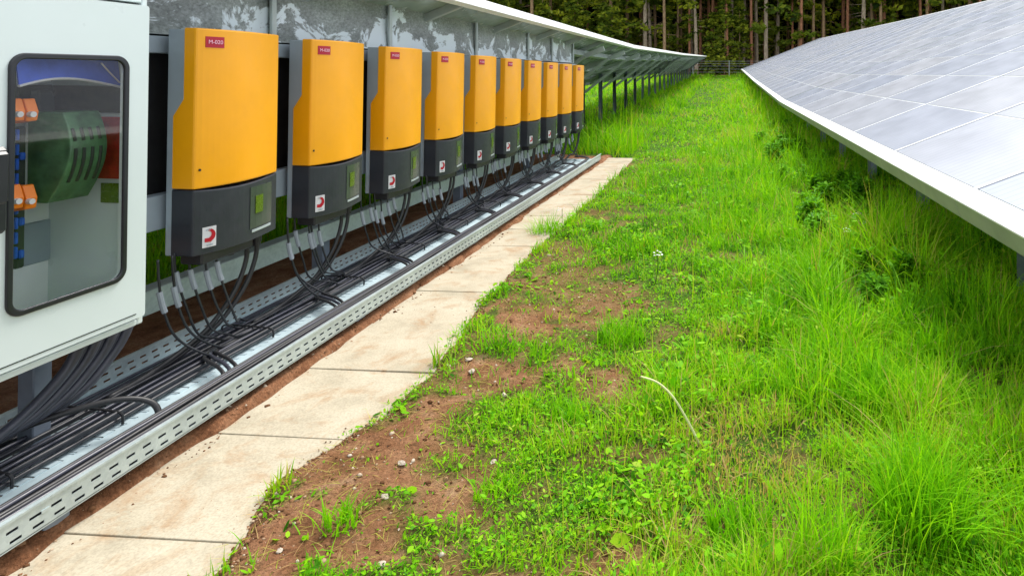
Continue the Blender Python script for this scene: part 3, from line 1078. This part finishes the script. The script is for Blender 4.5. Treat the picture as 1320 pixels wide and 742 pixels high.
# ------------------------------------------------------------------ meadow
def blades(x, y, h, w, lean, tint, seg=2, curl=.5, z=None):
    """curved tapering blades as one mesh: returns verts, quads, tris, tint"""
    n = len(x)
    az = R.uniform(0, 2 * np.pi, n)
    face = az + np.pi / 2 + R.normal(0, .5, n)
    dx, dy = np.cos(az), np.sin(az)
    sx, sy = np.cos(face), np.sin(face)
    z0 = ground_z(x, y) - .006 if z is None else z
    V = np.zeros((n, 2 * seg + 1, 3))
    for s in range(seg + 1):
        t = s / seg
        out = lean * h * (t * (1 - curl) + curl * t * t)
        up = h * t * (1 - .35 * np.minimum(lean, 1.2) * t)
        ww = w * (1 - t) ** .7 * .5 if s else w * .42
        cx, cy, cz = x + dx * out, y + dy * out, z0 + up
        if s < seg:
            V[:, 2 * s, 0], V[:, 2 * s, 1], V[:, 2 * s, 2] = cx - sx * ww, cy - sy * ww, cz
            V[:, 2 * s + 1, 0], V[:, 2 * s + 1, 1], V[:, 2 * s + 1, 2] = cx + sx * ww, cy + sy * ww, cz
        else:
            V[:, 2 * seg, 0], V[:, 2 * seg, 1], V[:, 2 * seg, 2] = cx, cy, cz
    k = 2 * seg + 1
    b = np.arange(n)[:, None] * k
    q = np.concatenate([b + np.array([[2 * s, 2 * s + 1, 2 * s + 3, 2 * s + 2]]) for s in range(seg - 1)]) if seg > 1 else np.zeros((0, 4), int)
    t3 = b + np.array([[2 * seg - 2, 2 * seg - 1, 2 * seg]])
    return V.reshape(-1, 3), q, t3, np.repeat(tint, k)

def ovals(x, y, z, size, tint, tilt=.6):
    """small leaves, six-cornered"""
    n = len(x)
    az = R.uniform(0, 2 * np.pi, n)
    el = R.normal(0, tilt, n)
    a = np.stack([np.cos(az) * np.cos(el), np.sin(az) * np.cos(el), np.sin(el)], 1)
    s = np.stack([-np.sin(az), np.cos(az), R.normal(0, .35, n)], 1)
    c = np.stack([x, y, z], 1)
    u = np.array([-1, -.5, .35, 1, .35, -.5])[None, :]; v = np.array([0, .5, .55, 0, -.55, -.5])[None, :] * R.uniform(.4, 1.0, (n, 1))
    V = c[:, None, :] + size[:, None, None] * (a[:, None, :] * u[:, :, None] + s[:, None, :] * v[:, :, None])
    b = np.arange(n)[:, None] * 6
    q = np.concatenate([b + np.array([[0, 1, 2, 3]]), b + np.array([[0, 3, 4, 5]])])
    return V.reshape(-1, 3), q, np.repeat(tint, 6)

def sample(n, d0, d1, pw):
    """points seen by the photograph, thinned with depth"""
    u = R.random(n)
    if abs(pw - 1) < 1e-6: d = d0 * (d1 / d0) ** u
    else: d = (d0 ** (1 - pw) + u * (d1 ** (1 - pw) - d0 ** (1 - pw))) ** (1 / (1 - pw))
    lo = np.maximum((-40 - PX) / F * d, -14); hi = np.minimum((1370 - PX) / F * d, 14)
    r = lo + (hi - lo) * R.random(n)
    x = r * CO - d * SI; y = r * SI + d * CO
    return x, y, d

def tints(x, y, n):
    m = fbm(x, y, 1.3, 41)
    dry = sstep(.55, .70, fbm(x, y, 2.6, 47)) * .20
    t = .46 + .6 * (m - .5) + .5 * (fbm(x, y, 6, 43) - .5) + R.normal(0, .17, n) + dry
    t = np.where(R.random(n) < .035, R.uniform(.9, 1, n), t)
    # a yellowish worn spot in the middle of the lane
    q = np.exp(-(((x + .16) / .35) ** 2 + ((y - 1.8) / .35) ** 2))
    t = t + .35 * q * R.random(n)
    return np.clip(t, 0, 1)

parts_v, parts_q, parts_t, parts_c = [], [], [], []
off = 0
def push(V, q, t, c):
    global off
    parts_v.append(V); parts_c.append(c)
    if q is not None and len(q): parts_q.append(q + off)
    if t is not None and len(t): parts_t.append(t + off)
    off += len(V)

for n, d0, d1, pw, seg, wmul in ((120000, 1.05, 4.2, .6, 3, 1.8), (130000, 4.2, 12, 1.2, 2, 1.6), (120000, 12, 56, 1.4, 2, 2.2)):
    x, y, d = sample(n, d0, d1, pw)
    keep = R.random(n) < density(x, y)
    keep &= (y < 52) & ~((x > 3.2) & (R.random(n) < .8)) & ~((x < -7) & (R.random(n) < .5))
    x, y, d = x[keep], y[keep], d[keep]
    n = len(x)
    dn = density(x, y)
    h = sward(x, y) * R.uniform(.55, 1.5, n) * (.55 + .45 * dn)
    w = (.0016 + .0012 * R.random(n)) * (1 + .75 * np.maximum(d - 1.5, 0)) ** .62 * wmul
    w = np.minimum(w, .05)
    ln = np.abs(R.normal(.55, .42, n))
    push(*blades(x, y, h, w, ln, tints(x, y, n), seg))
# dry fibres lying on the soil
x, y, d = sample(26000, 1.15, 6, .5)
keep = (R.random(26000) < .25 + .75 * (density(x, y) < .5)) & (x > slab_edge(y) + .01)
x, y, d = x[keep], y[keep], d[keep]; n = len(x)
push(*blades(x, y, R.uniform(.006, .03, n), .0016 * (1 + .3 * d), R.uniform(1.5, 3.5, n), np.clip(R.normal(.95, .05, n), .6, 1), 2, .3))
# taller scattered stems with seed heads
x, y, d = sample(5000, 1.3, 20, 1.0)
keep = (R.random(5000) < density(x, y) ** 2) & (x > -.5)
x, y, d = x[keep], y[keep], d[keep]; n = len(x)
push(*blades(x, y, R.uniform(.14, .30, n), .0016 * (1 + d * .35), np.abs(R.normal(.35, .2, n)), np.clip(R.normal(.80, .08, n), 0, 1), 3))
V, Q, Tt, C_ = np.concatenate(parts_v), np.concatenate(parts_q), np.concatenate(parts_t), np.concatenate(parts_c)
gr = np_mesh('meadow_grass', V, Q, Tt, M['grass'], ('tint', C_))
tag(gr, 'bright green uncut grass of the lane between the panel rows', 'grass', None, 'stuff')

# clover and small herbs
vs, qs, cs, o_ = [], [], [], 0
for n, d0, d1, pw in ((150000, 1.1, 4.5, .6), (110000, 4.5, 18, 1.1)):
    x, y, d = sample(n, d0, d1, pw)
    cl = sstep(.46, .60, fbm(x, y, 2.3, 61))
    lowzone = np.where(y < 4.5, sstep(.3, -.5, x) * .7 + .45, .7)
    keep = (R.random(n) < density(x, y) * np.clip(cl * .9 + lowzone * .5, 0, 1)) & (x > -1.3)
    x, y, d = x[keep], y[keep], d[keep]; n = len(x)
    z = ground_z(x, y) + R.random(n) * sward(x, y) * np.clip(density(x, y) * 1.3, .08, .9) + .003
    big = sstep(.50, .62, fbm(x, y, 3.4, 71))
    s = R.gamma(5, .0009, n) * (1 + 1.3 * big * R.random(n)) * (1 + .28 * np.maximum(d - 2, 0)) ** .8
    s = np.minimum(s, .045)
    v_, q_, c_ = ovals(x, y, z, s, np.clip(R.normal(.40, .22, n), .02, .85), .55)
    vs.append(v_); qs.append(q_ + o_); cs.append(c_); o_ += len(v_)
cl = np_mesh('clover', np.concatenate(vs), np.concatenate(qs), None, M['grass'], ('tint', np.concatenate(cs)))
tag(cl, 'low round leaved clover and herbs spreading at the lane edge', 'clover', None, 'stuff')

# distinct tufts
def tuft(px, py, n, hh, spread, tint, label, w=.0055, lean=.55):
    x0, y0 = gpt(px, py)
    rr = np.sqrt(R.random(n)) * spread
    a = R.uniform(0, 6.283, n)
    x = x0 + rr * np.cos(a); y = y0 + rr * np.sin(a)
    V, q, t, c = blades(x - x0, y - y0, hh * R.uniform(.5, 1.15, n), w * R.uniform(.6, 1.2, n), np.abs(R.normal(lean, .28, n)), np.clip(R.normal(tint, .12, n), 0, 1), 4, .7, z=ground_z(x, y) - float(ground_z(x0, y0)))
    o = np_mesh('grass_tuft', V, q, t, M['grass'], ('tint', c))
    o.location = (x0, y0, float(ground_z(x0, y0)) - .004)
    tag(o, label, 'grass tuft', 'tall grass tufts in the lane')
for a in [(1190, 690, 420, .27, .10, .42, 'largest tall green grass tuft, in the lower right corner of the lane'),
          (1120, 520, 420, .17, .10, .36, 'dense dark green tuft a step behind the largest grass tuft'),
          (1065, 735, 160, .22, .07, .50, 'lime grass tuft at the picture bottom, left of the largest tuft'),
          (955, 690, 220, .12, .08, .40, 'short rounded tuft left of the largest grass tuft, near the bottom'),
          (640, 640, 120, .055, .06, .48, 'low green tuft on the bare soil beside the paving'),
          (440, 690, 90, .07, .045, .46, 'small tuft on reddish soil near the bottom of the paving'),
          (735, 540, 140, .09, .07, .42, 'green tuft at the ragged edge between soil and meadow'),
          (800, 440, 260, .13, .10, .38, 'bushy tuft left of the arching pale straw stalk'),
          (360, 640, 60, .055, .035, .75, 'yellowish tuft growing over the edge of the second paving slab'),
          (700, 300, 200, .20, .09, .50, 'pale flowering tuft leaning over the paving halfway along the tray'),
          (1270, 600, 160, .22, .09, .48, 'thin tall tuft against the right edge, under the panel rail'),
          (1230, 420, 260, .22, .12, .34, 'dark tuft standing below the nearest post of the right row')]:
    tuft(*a)
# pale arching stalk
x0, y0 = gpt(905, 575)
mb = MB(); D0_ = 1.95
def onpx(px, py, d):
    r = (px - PX) * d / F
    return (r * CO - d * SI, r * SI + d * CO, EYE - (py - PY) * d / F)
mb.tube([onpx(903, 575, 1.87), onpx(888, 545, 1.86), onpx(868, 512, 1.84), onpx(848, 493, 1.82), onpx(826, 485, 1.80)], .0042, None, 6, 6, .0022)
tag(mb.build('straw_stalk', M['straw'], None, smooth=True), 'pale arching straw stalk bowing to the left in the middle of the grass', 'grass stalk')

# leafy weeds under the right-hand panels
def weed_proto(h, nl, seed):
    rg = np.random.default_rng(seed)
    mb = MB()
    px_ = [(0, 0, 0), (.02, .01, h * .5), (.03 + .03 * rg.random(), .0, h)]
    mb.tube(px_, .005, None, 5, 3, .002)
    n = nl
    t = rg.random(n) ** .7
    a = rg.uniform(0, 6.283, n)
    L = (.055 + .06 * (1 - t)) * rg.uniform(.5, 1.3, n)
    V, Q = [], []
    for i in range(n):
        base = np.array([.025 * t[i], .0, h * (.08 + .9 * t[i])]) + rg.normal(0, .035, 3) * np.array([1, 1, .3])
        d = np.array([math.cos(a[i]), math.sin(a[i]), rg.uniform(-.3, .9)])
        s = np.array([-d[1], d[0], rg.uniform(-.3, .3)])
        l = L[i]; w = l * rg.uniform(.16, .26)
        pts = [base, base + d * l * .35 + s * w, base + d * l * .72 + s * w * .7, base + d * l - np.array([0, 0, l * .3]), base + d * l * .72 - s * w * .7, base + d * l * .35 - s * w]
        o0 = len(V); V += pts
        Q += [(o0, o0 + 1, o0 + 2, o0 + 3), (o0, o0 + 3, o0 + 4, o0 + 5)]
    tn = np.repeat(np.clip(rg.normal(.5, .25, n), 0, 1), 6)
    return mb, np.array(V), np.array(Q), tn
wp = []
for s in range(3):
    root = empty('leafy_weed', (0, 0, 0), 'x', 'weed', 'leafy weeds under the right panels')
    mb, V, Q, tn = weed_proto((.24, .18, .30)[s], (190, 150, 240)[s], 100 + s)
    mb.build('stem', M['weed'], root, smooth=True)
    np_mesh('foliage', V, Q, None, M['weed'], ('tint', tn), True, root)
    wp.append([root, False])
rw = random.Random(77)
spots = []
for d in np.linspace(3.2, 12, 26):
    for q in range(2):
        spots.append((float(.62 + .12 * rw.random() + .28 * q + rw.uniform(-.12, .2)), float(d + rw.uniform(-.2, .2))))
for j, (x, y) in enumerate(spots):
    k = rw.randrange(3)
    root, used = wp[k]
    o = root if not used else copy_tree(root)
    wp[k][1] = True
    o.location = (x, y, float(ground_z(x, y)) - .01)
    o.rotation_euler = (rw.uniform(-.2, .2), rw.uniform(-.2, .2), rw.uniform(0, 6.28))
    s = rw.uniform(.55, 1.0)
    o.scale = (s, s, s)
    far = 'close to' if y < 6 else 'farther along'
    o['label'] = (f'dark leafy weed growing under the rail {far} the right-hand panels' if y < 6 else 'dark leafy weed in the far growth beside the right-hand panels')
    o['group'] = 'nearer weeds under the right rail' if y < 6 else 'far weeds beside the right panels'

# small white flowers
def flower_proto():
    root = empty('white_wildflower', (0, 0, 0), 'x', 'wildflower', 'white wildflowers by the right panels')
    mb = MB(); mb.tube([(0, 0, 0), (.01, 0, .12), (.0, .01, .22)], .002, None, 5, 3)
    mb.build('stem', M['weed'], root)
    mb = MB()
    rg = random.Random(9)
    for k in range(9):
        x, y, z = rg.uniform(-.026, .026), rg.uniform(-.026, .026), .22 + rg.uniform(-.012, .012)
        vs = [(x + .0055 * math.cos(a), y + .0055 * math.sin(a), z + .002 * (i % 2)) for i, a in enumerate(np.linspace(0, 5.5, 7))]
        mb.add(vs + [(x, y, z + .005)], [(i, (i + 1) % 7, 7) for i in range(7)])
    mb.build('blossom', M['petal'], root)
    return root
fp = flower_proto()
for j, (px, py, lab) in enumerate([(1086, 306, 'white wildflower cluster left of the others, in the grass below the right rail'), (1106, 298, 'white wildflower cluster just right of the leftmost white cluster below the rail'),
                                    (1172, 308, 'white wildflower cluster in front of the second post of the right row'), (1112, 285, 'white wildflower cluster highest up below the right rail'),
                                    (726, 282, 'white wildflower head nodding over the paving strip'), (842, 345, 'white wildflower alone in the middle of the lane')]):
    o = fp if j == 0 else copy_tree(fp)
    x, y = gpt(px, py + 22)
    o.location = (x, y, float(ground_z(x, y)) - .05); o.rotation_euler = (.1, .1, j * 1.3)
    o['label'] = lab

# stones and soil crumbs
def stone(px, py, s, label, col):
    x, y = gpt(px, py)
    mb = MB()
    rg = random.Random(int(px))
    vs, fs = [], []
    for i in range(5):
        for j in range(8):
            th, ph = math.pi * (i + .5) / 5, 2 * math.pi * j / 8
            q = .7 * s * rg.uniform(.7, 1.2)
            vs.append((q * 1.3 * math.sin(th) * math.cos(ph), q * math.sin(th) * math.sin(ph), q * .45 * math.cos(th)))
    for i in range(4):
        for j in range(8):
            fs.append((i * 8 + j, i * 8 + (j + 1) % 8, (i + 1) * 8 + (j + 1) % 8, (i + 1) * 8 + j))
    fs += [tuple(range(8)), tuple(range(32, 40))]
    mb.add(vs, fs)
    o = mb.build('stone', col, None, loc=(x, y, float(ground_z(x, y)) + s * .2))
    o.rotation_euler = (0, 0, px)
    tag(o, label, 'stone', 'pale stones on the bare soil')
M['stone'] = simple('pale_stone', (.40, .34, .27), .8, var=.3, scale=40, bump=.4)
for a in [(604, 474, .016, 'whitish stone farthest from the camera on the bare soil by the meadow edge'), (608, 487, .020, 'flat pale stone just in front of the farthest whitish stone'),
          (518, 609, .015, 'small white stone between paving and meadow, on the reddish soil'), (496, 655, .014, 'buff stone chip in front of the small white stone'),
          (492, 738, .014, 'pale stone at the bottom edge of the picture on bare soil'), (636, 600, .012, 'white chip in the herbs right of the bare soil'), (360, 730, .010, 'little pale stone near the bottom corner of the paving')]:
    stone(*a, M['stone'])
n = 12000
x = R.uniform(-1.28, .9, n); y = 1.15 + 3.3 * R.random(n) ** 1.4
keep = (density(x, y) < .45) & (R.random(n) < .9) & (x > slab_edge(y) + .0 )
x, y = x[keep], y[keep]
x4 = R.normal(.03, .03, 2600); y4 = 1.2 + 5 * R.random(2600) ** 1.3; x4 = slab_edge(y4) + x4
x2 = R.uniform(-1.68, -1.55, 900); y2 = 1.1 + 6 * R.random(900) ** 1.4
x3 = R.normal(-1.40, .10, 70); y3 = np.where(R.random(70) < .5, R.normal(1.50, .03, 70), R.normal(2.9, .3, 70))
x, y = np.concatenate([x, x2, x3, x4]), np.concatenate([y, y2, y3, y4])
n = len(x)
s = R.gamma(1.5, .0018, n) + .0009
s = np.where((x < slab_edge(y)) & (x > -1.52), np.minimum(s, .0045) * .7, s)
zb_ = np.maximum(ground_z(x, y), np.where(x < -1.2, .004, -1))
d8 = np.array([(1, 0, 0), (0, 1, 0), (-1, 0, 0), (0, -1, 0), (0, 0, .7), (0, 0, -.7)], float)
V = np.stack([x, y, zb_], 1)[:, None, :] + s[:, None, None] * d8[None] * R.uniform(.6, 1.4, (n, 6, 1))
bidx = np.arange(n)[:, None] * 6
tr = np.concatenate([bidx + np.array([[a, b_, c]]) for a, b_, c in ((0, 1, 4), (1, 2, 4), (2, 3, 4), (3, 0, 4), (1, 0, 5), (2, 1, 5), (3, 2, 5), (0, 3, 5))])
k = NT('soil_crumb'); a_ = k.n('ShaderNodeAttribute', _attribute_name='tint')
k.set(k.ramp(a_.outputs['Fac'], [(0, (.10, .045, .02)), (.6, (.22, .11, .055)), (.85, (.36, .25, .16)), (1, (.55, .48, .38))]), .95, 0, .1)
cr = np_mesh('soil_crumbs', V.reshape(-1, 3), None, tr, k.m, ('tint', np.repeat(R.random(n) ** 1.3, 6)), False)
tag(cr, 'loose reddish soil crumbs and grit beside the paving', 'gravel', None, 'stuff')

# ------------------------------------------------------------------ forest
def spray_cloud(c, s, tint, flat=.5):
    """needle sprays: two crossed ragged quads"""
    n = len(c)
    V, Q, Tn = [], [], []
    out_v = np.zeros((n, 2, 4, 3))
    for k in range(2):
        a = R.normal(0, 1, (n, 3)); a[:, 2] *= flat; a /= np.linalg.norm(a, axis=1)[:, None]
        b = R.normal(0, 1, (n, 3)); b -= a * (a * b).sum(1)[:, None]; b /= np.linalg.norm(b, axis=1)[:, None]
        for q, (i, j) in enumerate(((-1, -.25), (.1, -.45), (1, .15), (-.1, .5))):
            out_v[:, k, q] = c + s[:, None] * (a * i + b * j)
    V = out_v.reshape(-1, 3)
    Q = np.arange(n * 8).reshape(-1, 4)
    return V, Q, np.repeat(tint, 8)

def tree_proto(kind, seed, bark):
    rg = np.random.default_rng(seed)
    root = empty('pine_tree' if kind == 'pine' else 'young_spruce', (0, 0, 0), 'x', 'tree')
    mb = MB()
    C, S, Tn = [], [], []
    if kind == 'pine':
        ht = rg.uniform(17, 21); r0 = rg.uniform(.13, .25)
        bend = rg.normal(0, .12, 2)
        mb.tube([(0, 0, -.3), (bend[0] * .3, bend[1] * .3, ht * .3), (bend[0], bend[1], ht * .65), (bend[0] * .6, bend[1], ht)], r0, None, 9, 5, .04)
        nb = 12
        for i in range(nb):                             # dead stubs low down
            z = rg.uniform(1.2, 9); a = rg.uniform(0, 6.28); l = rg.uniform(.3, 1.3)
            mb.tube([(0, 0, z), (l * math.cos(a) * .6, l * math.sin(a) * .6, z - .05), (l * math.cos(a), l * math.sin(a), z - rg.uniform(0, .3))], .022, None, 4, 1, .006)
        zs = np.concatenate([rg.uniform(ht * .42, ht, 46), rg.uniform(3.5, ht * .42, int(rg.integers(1, 4)))])
        maxl, per, spr = 2.6, 26, .34
    else:
        ht = rg.uniform(5.5, 10.5); r0 = rg.uniform(.06, .10)
        mb.tube([(0, 0, -.3), (0.05, 0, ht * .5), (0, 0, ht)], r0, None, 7, 3, .015)
        zs = rg.uniform(.7, ht, 62)
        maxl, per, spr = 1.9, 22, .24
    for z in zs:
        a = rg.uniform(0, 6.28)
        tt = z / ht
        l = maxl * ((1 - tt) ** .6 if kind != 'pine' else (1 - max(0, tt - .5) * 1.5)) * rg.uniform(.5, 1.1) + .15
        dr = -.12 if kind == 'pine' else -.28
        e = (l * math.cos(a), l * math.sin(a), z + dr * l)
        mb.tube([(0, 0, z), e], .02, None, 4, 1, .005)
        u = rg.random(per) ** .6
        pts = np.array([0, 0, z]) + (np.array(e) - np.array([0, 0, z])) * u[:, None] + rg.normal(0, 1, (per, 3)) * np.array([.24, .24, .11]) * (.4 + l / maxl)
        C.append(pts); S.append(spr * rg.uniform(.5, 1.2, per))
        bt = rg.uniform(.25, .75)
        Tn.append(np.clip(rg.normal(bt, .18, per), 0, 1))
    mb.build('trunk', M[bark], root, smooth=True)
    V, Q, tn = spray_cloud(np.concatenate(C), np.concatenate(S), np.concatenate(Tn))
    np_mesh('crown', V, Q, None, M['needle'], ('tint', tn), True, root)
    return root

pines = [(b, tree_proto('pine', 200 + i, b)) for i, b in enumerate(['bark_red', 'bark_grey', 'bark_brown', 'bark_red', 'bark_grey', 'bark_brown'])]
youngs = [tree_proto('young', 300 + i, 'bark_brown') for i in range(4)]
used = set()
BN = {'bark_red': 'reddish', 'bark_grey': 'grey', 'bark_brown': 'brown'}
rt = random.Random(15)
def where(x, y):
    px = VX + F * x / y
    return 'beyond the left panel row' if px < 905 else ('closing the grass lane' if px < 975 else 'beyond the right panel row')
def plant(proto, x, y, s, label, group):
    if proto.name in used: o = copy_tree(proto)
    else: o = proto; used.add(proto.name)
    o.location = (x, y, float(g(y)) - .05)
    o.rotation_euler = (rt.uniform(-.02, .02), rt.uniform(-.02, .02), rt.uniform(0, 6.28))
    o.scale = (s, s, s * rt.uniform(.92, 1.08))
    o['label'] = label; o['group'] = group
placed = []
for row, (ya, yb, n, mind) in enumerate(((54.5, 60, 76, .7), (60, 68, 52, .9), (68, 77, 44, .9))):
    c = 0
    tries = 0
    while c < n and tries < 5000:
        tries += 1
        x, y = rt.uniform(-33, 36), rt.uniform(ya, yb)
        if any((x - a) ** 2 + (y - b_) ** 2 < mind ** 2 for a, b_ in placed): continue
        placed.append((x, y)); c += 1
        bk, pr = rt.choice(pines)
        rn = ('front edge of forest', 'middle of forest', 'depth of forest')[row]
        s = rt.uniform(.8, 1.12)
        lab = f'tall pine with bare {BN[bk]} trunk, {rn} {where(x, y)}'
        plant(pr, x, y, s, lab, lab)
for j in range(32):
    left = j < 25
    x = rt.uniform(-26, 1) if left else rt.uniform(0, 33)
    y = rt.uniform(54, 64) if left else rt.uniform(57, 68)
    lab = f'low yellow-green spruce among the trunks {where(x, y)}'
    plant(rt.choice(youngs), x, y, rt.uniform(.65, 1.1), lab, lab)
# dark far wood behind
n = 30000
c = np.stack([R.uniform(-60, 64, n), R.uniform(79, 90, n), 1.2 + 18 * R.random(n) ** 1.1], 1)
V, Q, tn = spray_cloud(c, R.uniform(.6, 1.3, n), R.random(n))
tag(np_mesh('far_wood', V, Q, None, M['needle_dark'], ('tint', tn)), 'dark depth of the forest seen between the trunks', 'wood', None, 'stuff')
# brush and needles on the forest floor
n = 5000
x, y = R.uniform(-36, 38, n), R.uniform(52.5, 76, n)
c = np.stack([x, y, g(y) + .5 * R.random(n) ** 2], 1)
V, Q, tn = spray_cloud(c, R.uniform(.12, .4, n), R.random(n) * .6)
tag(np_mesh('undergrowth', V, Q, None, M['needle'], ('tint', tn)), 'low brush on the forest floor', 'undergrowth', None, 'stuff')

# wire fence in front of the forest
fe = empty('wire_fence', (0, 51.5, float(g(51.5))), 'low grey wire fence at the end of the grass lane, before the forest', 'fence')
for k in range(17):
    b = MB(); b.box((-24 + 3 * k - .03, -.03, -.2), (-24 + 3 * k + .03, .03, 1.25)); b.build('fence_post', M['fence'], fe)
for z in (.3, .55, .8, 1.0, 1.2):
    b = MB(); b.box((-24, -.036, z - .008), (24, -.031, z + .008)); b.build('fence_wire', M['fence'], fe)

# ------------------------------------------------------------------ light
w = bpy.data.worlds.new('World'); sc.world = w; w.use_nodes = True
nt = w.node_tree
bg = nt.nodes['Background']
sky = nt.nodes.new('ShaderNodeTexSky'); sky.sky_type = 'NISHITA'; sky.sun_disc = False
EL, AZ = rad(57), rad(20)       # azimuth clockwise from +Y
sky.sun_elevation = EL; sky.sun_rotation = AZ
sky.air_density = 1.0; sky.dust_density = 2.5
tc = nt.nodes.new('ShaderNodeTexCoord')
mp = nt.nodes.new('ShaderNodeMapping'); mp.inputs['Scale'].default_value = (1, 1, 2.6)
nt.links.new(tc.outputs['Generated'], mp.inputs['Vector'])
no = nt.nodes.new('ShaderNodeTexNoise'); no.inputs['Scale'].default_value = 2.2; no.inputs['Detail'].default_value = 6
nt.links.new(mp.outputs[0], no.inputs['Vector'])
rp = nt.nodes.new('ShaderNodeValToRGB')
rp.color_ramp.elements[0].position = .28; rp.color_ramp.elements[0].color = (.45, .45, .45, 1)
rp.color_ramp.elements[1].position = .55; rp.color_ramp.elements[1].color = (1, 1, 1, 1)
nt.links.new(no.outputs['Fac'], rp.inputs['Fac'])
mx = nt.nodes.new('ShaderNodeMix'); mx.data_type = 'RGBA'
nt.links.new(rp.outputs['Color'], mx.inputs[0])
nt.links.new(sky.outputs[0], mx.inputs[6])
mx.inputs[7].default_value = (7.6, 7.9, 8.3, 1)      # overcast cloud
nt.links.new(mx.outputs[2], bg.inputs['Color'])
bg.inputs['Strength'].default_value = .122
su = bpy.data.lights.new('sun', 'SUN'); su.energy = 3.0; su.angle = rad(20); su.color = (1, .96, .90)
so = bpy.data.objects.new('sun', su); COL.objects.link(so)
dirv = Vector((math.sin(AZ) * math.cos(EL), math.cos(AZ) * math.cos(EL), math.sin(EL)))
so.rotation_euler = dirv.to_track_quat('Z', 'Y').to_euler()
so.location = dirv * 30

# ------------------------------------------------------------------ camera
cd = bpy.data.cameras.new('camera'); cam = bpy.data.objects.new('camera', cd); COL.objects.link(cam)
cd.sensor_width = 36; cd.lens = F / 1320 * 36
cd.shift_x = -(PX - 660) / 1320
cd.shift_y = -(371 - PY) / 1320
cd.clip_start = .02; cd.clip_end = 2000
cam.location = (0, 0, EYE); cam.rotation_euler = (rad(90), 0, PSI)
sc.camera = cam
vs_ = sc.view_settings
vs_.view_transform = 'Standard'; vs_.look = 'None'; vs_.gamma = 1; vs_.use_curve_mapping = False
vs_.exposure = .80
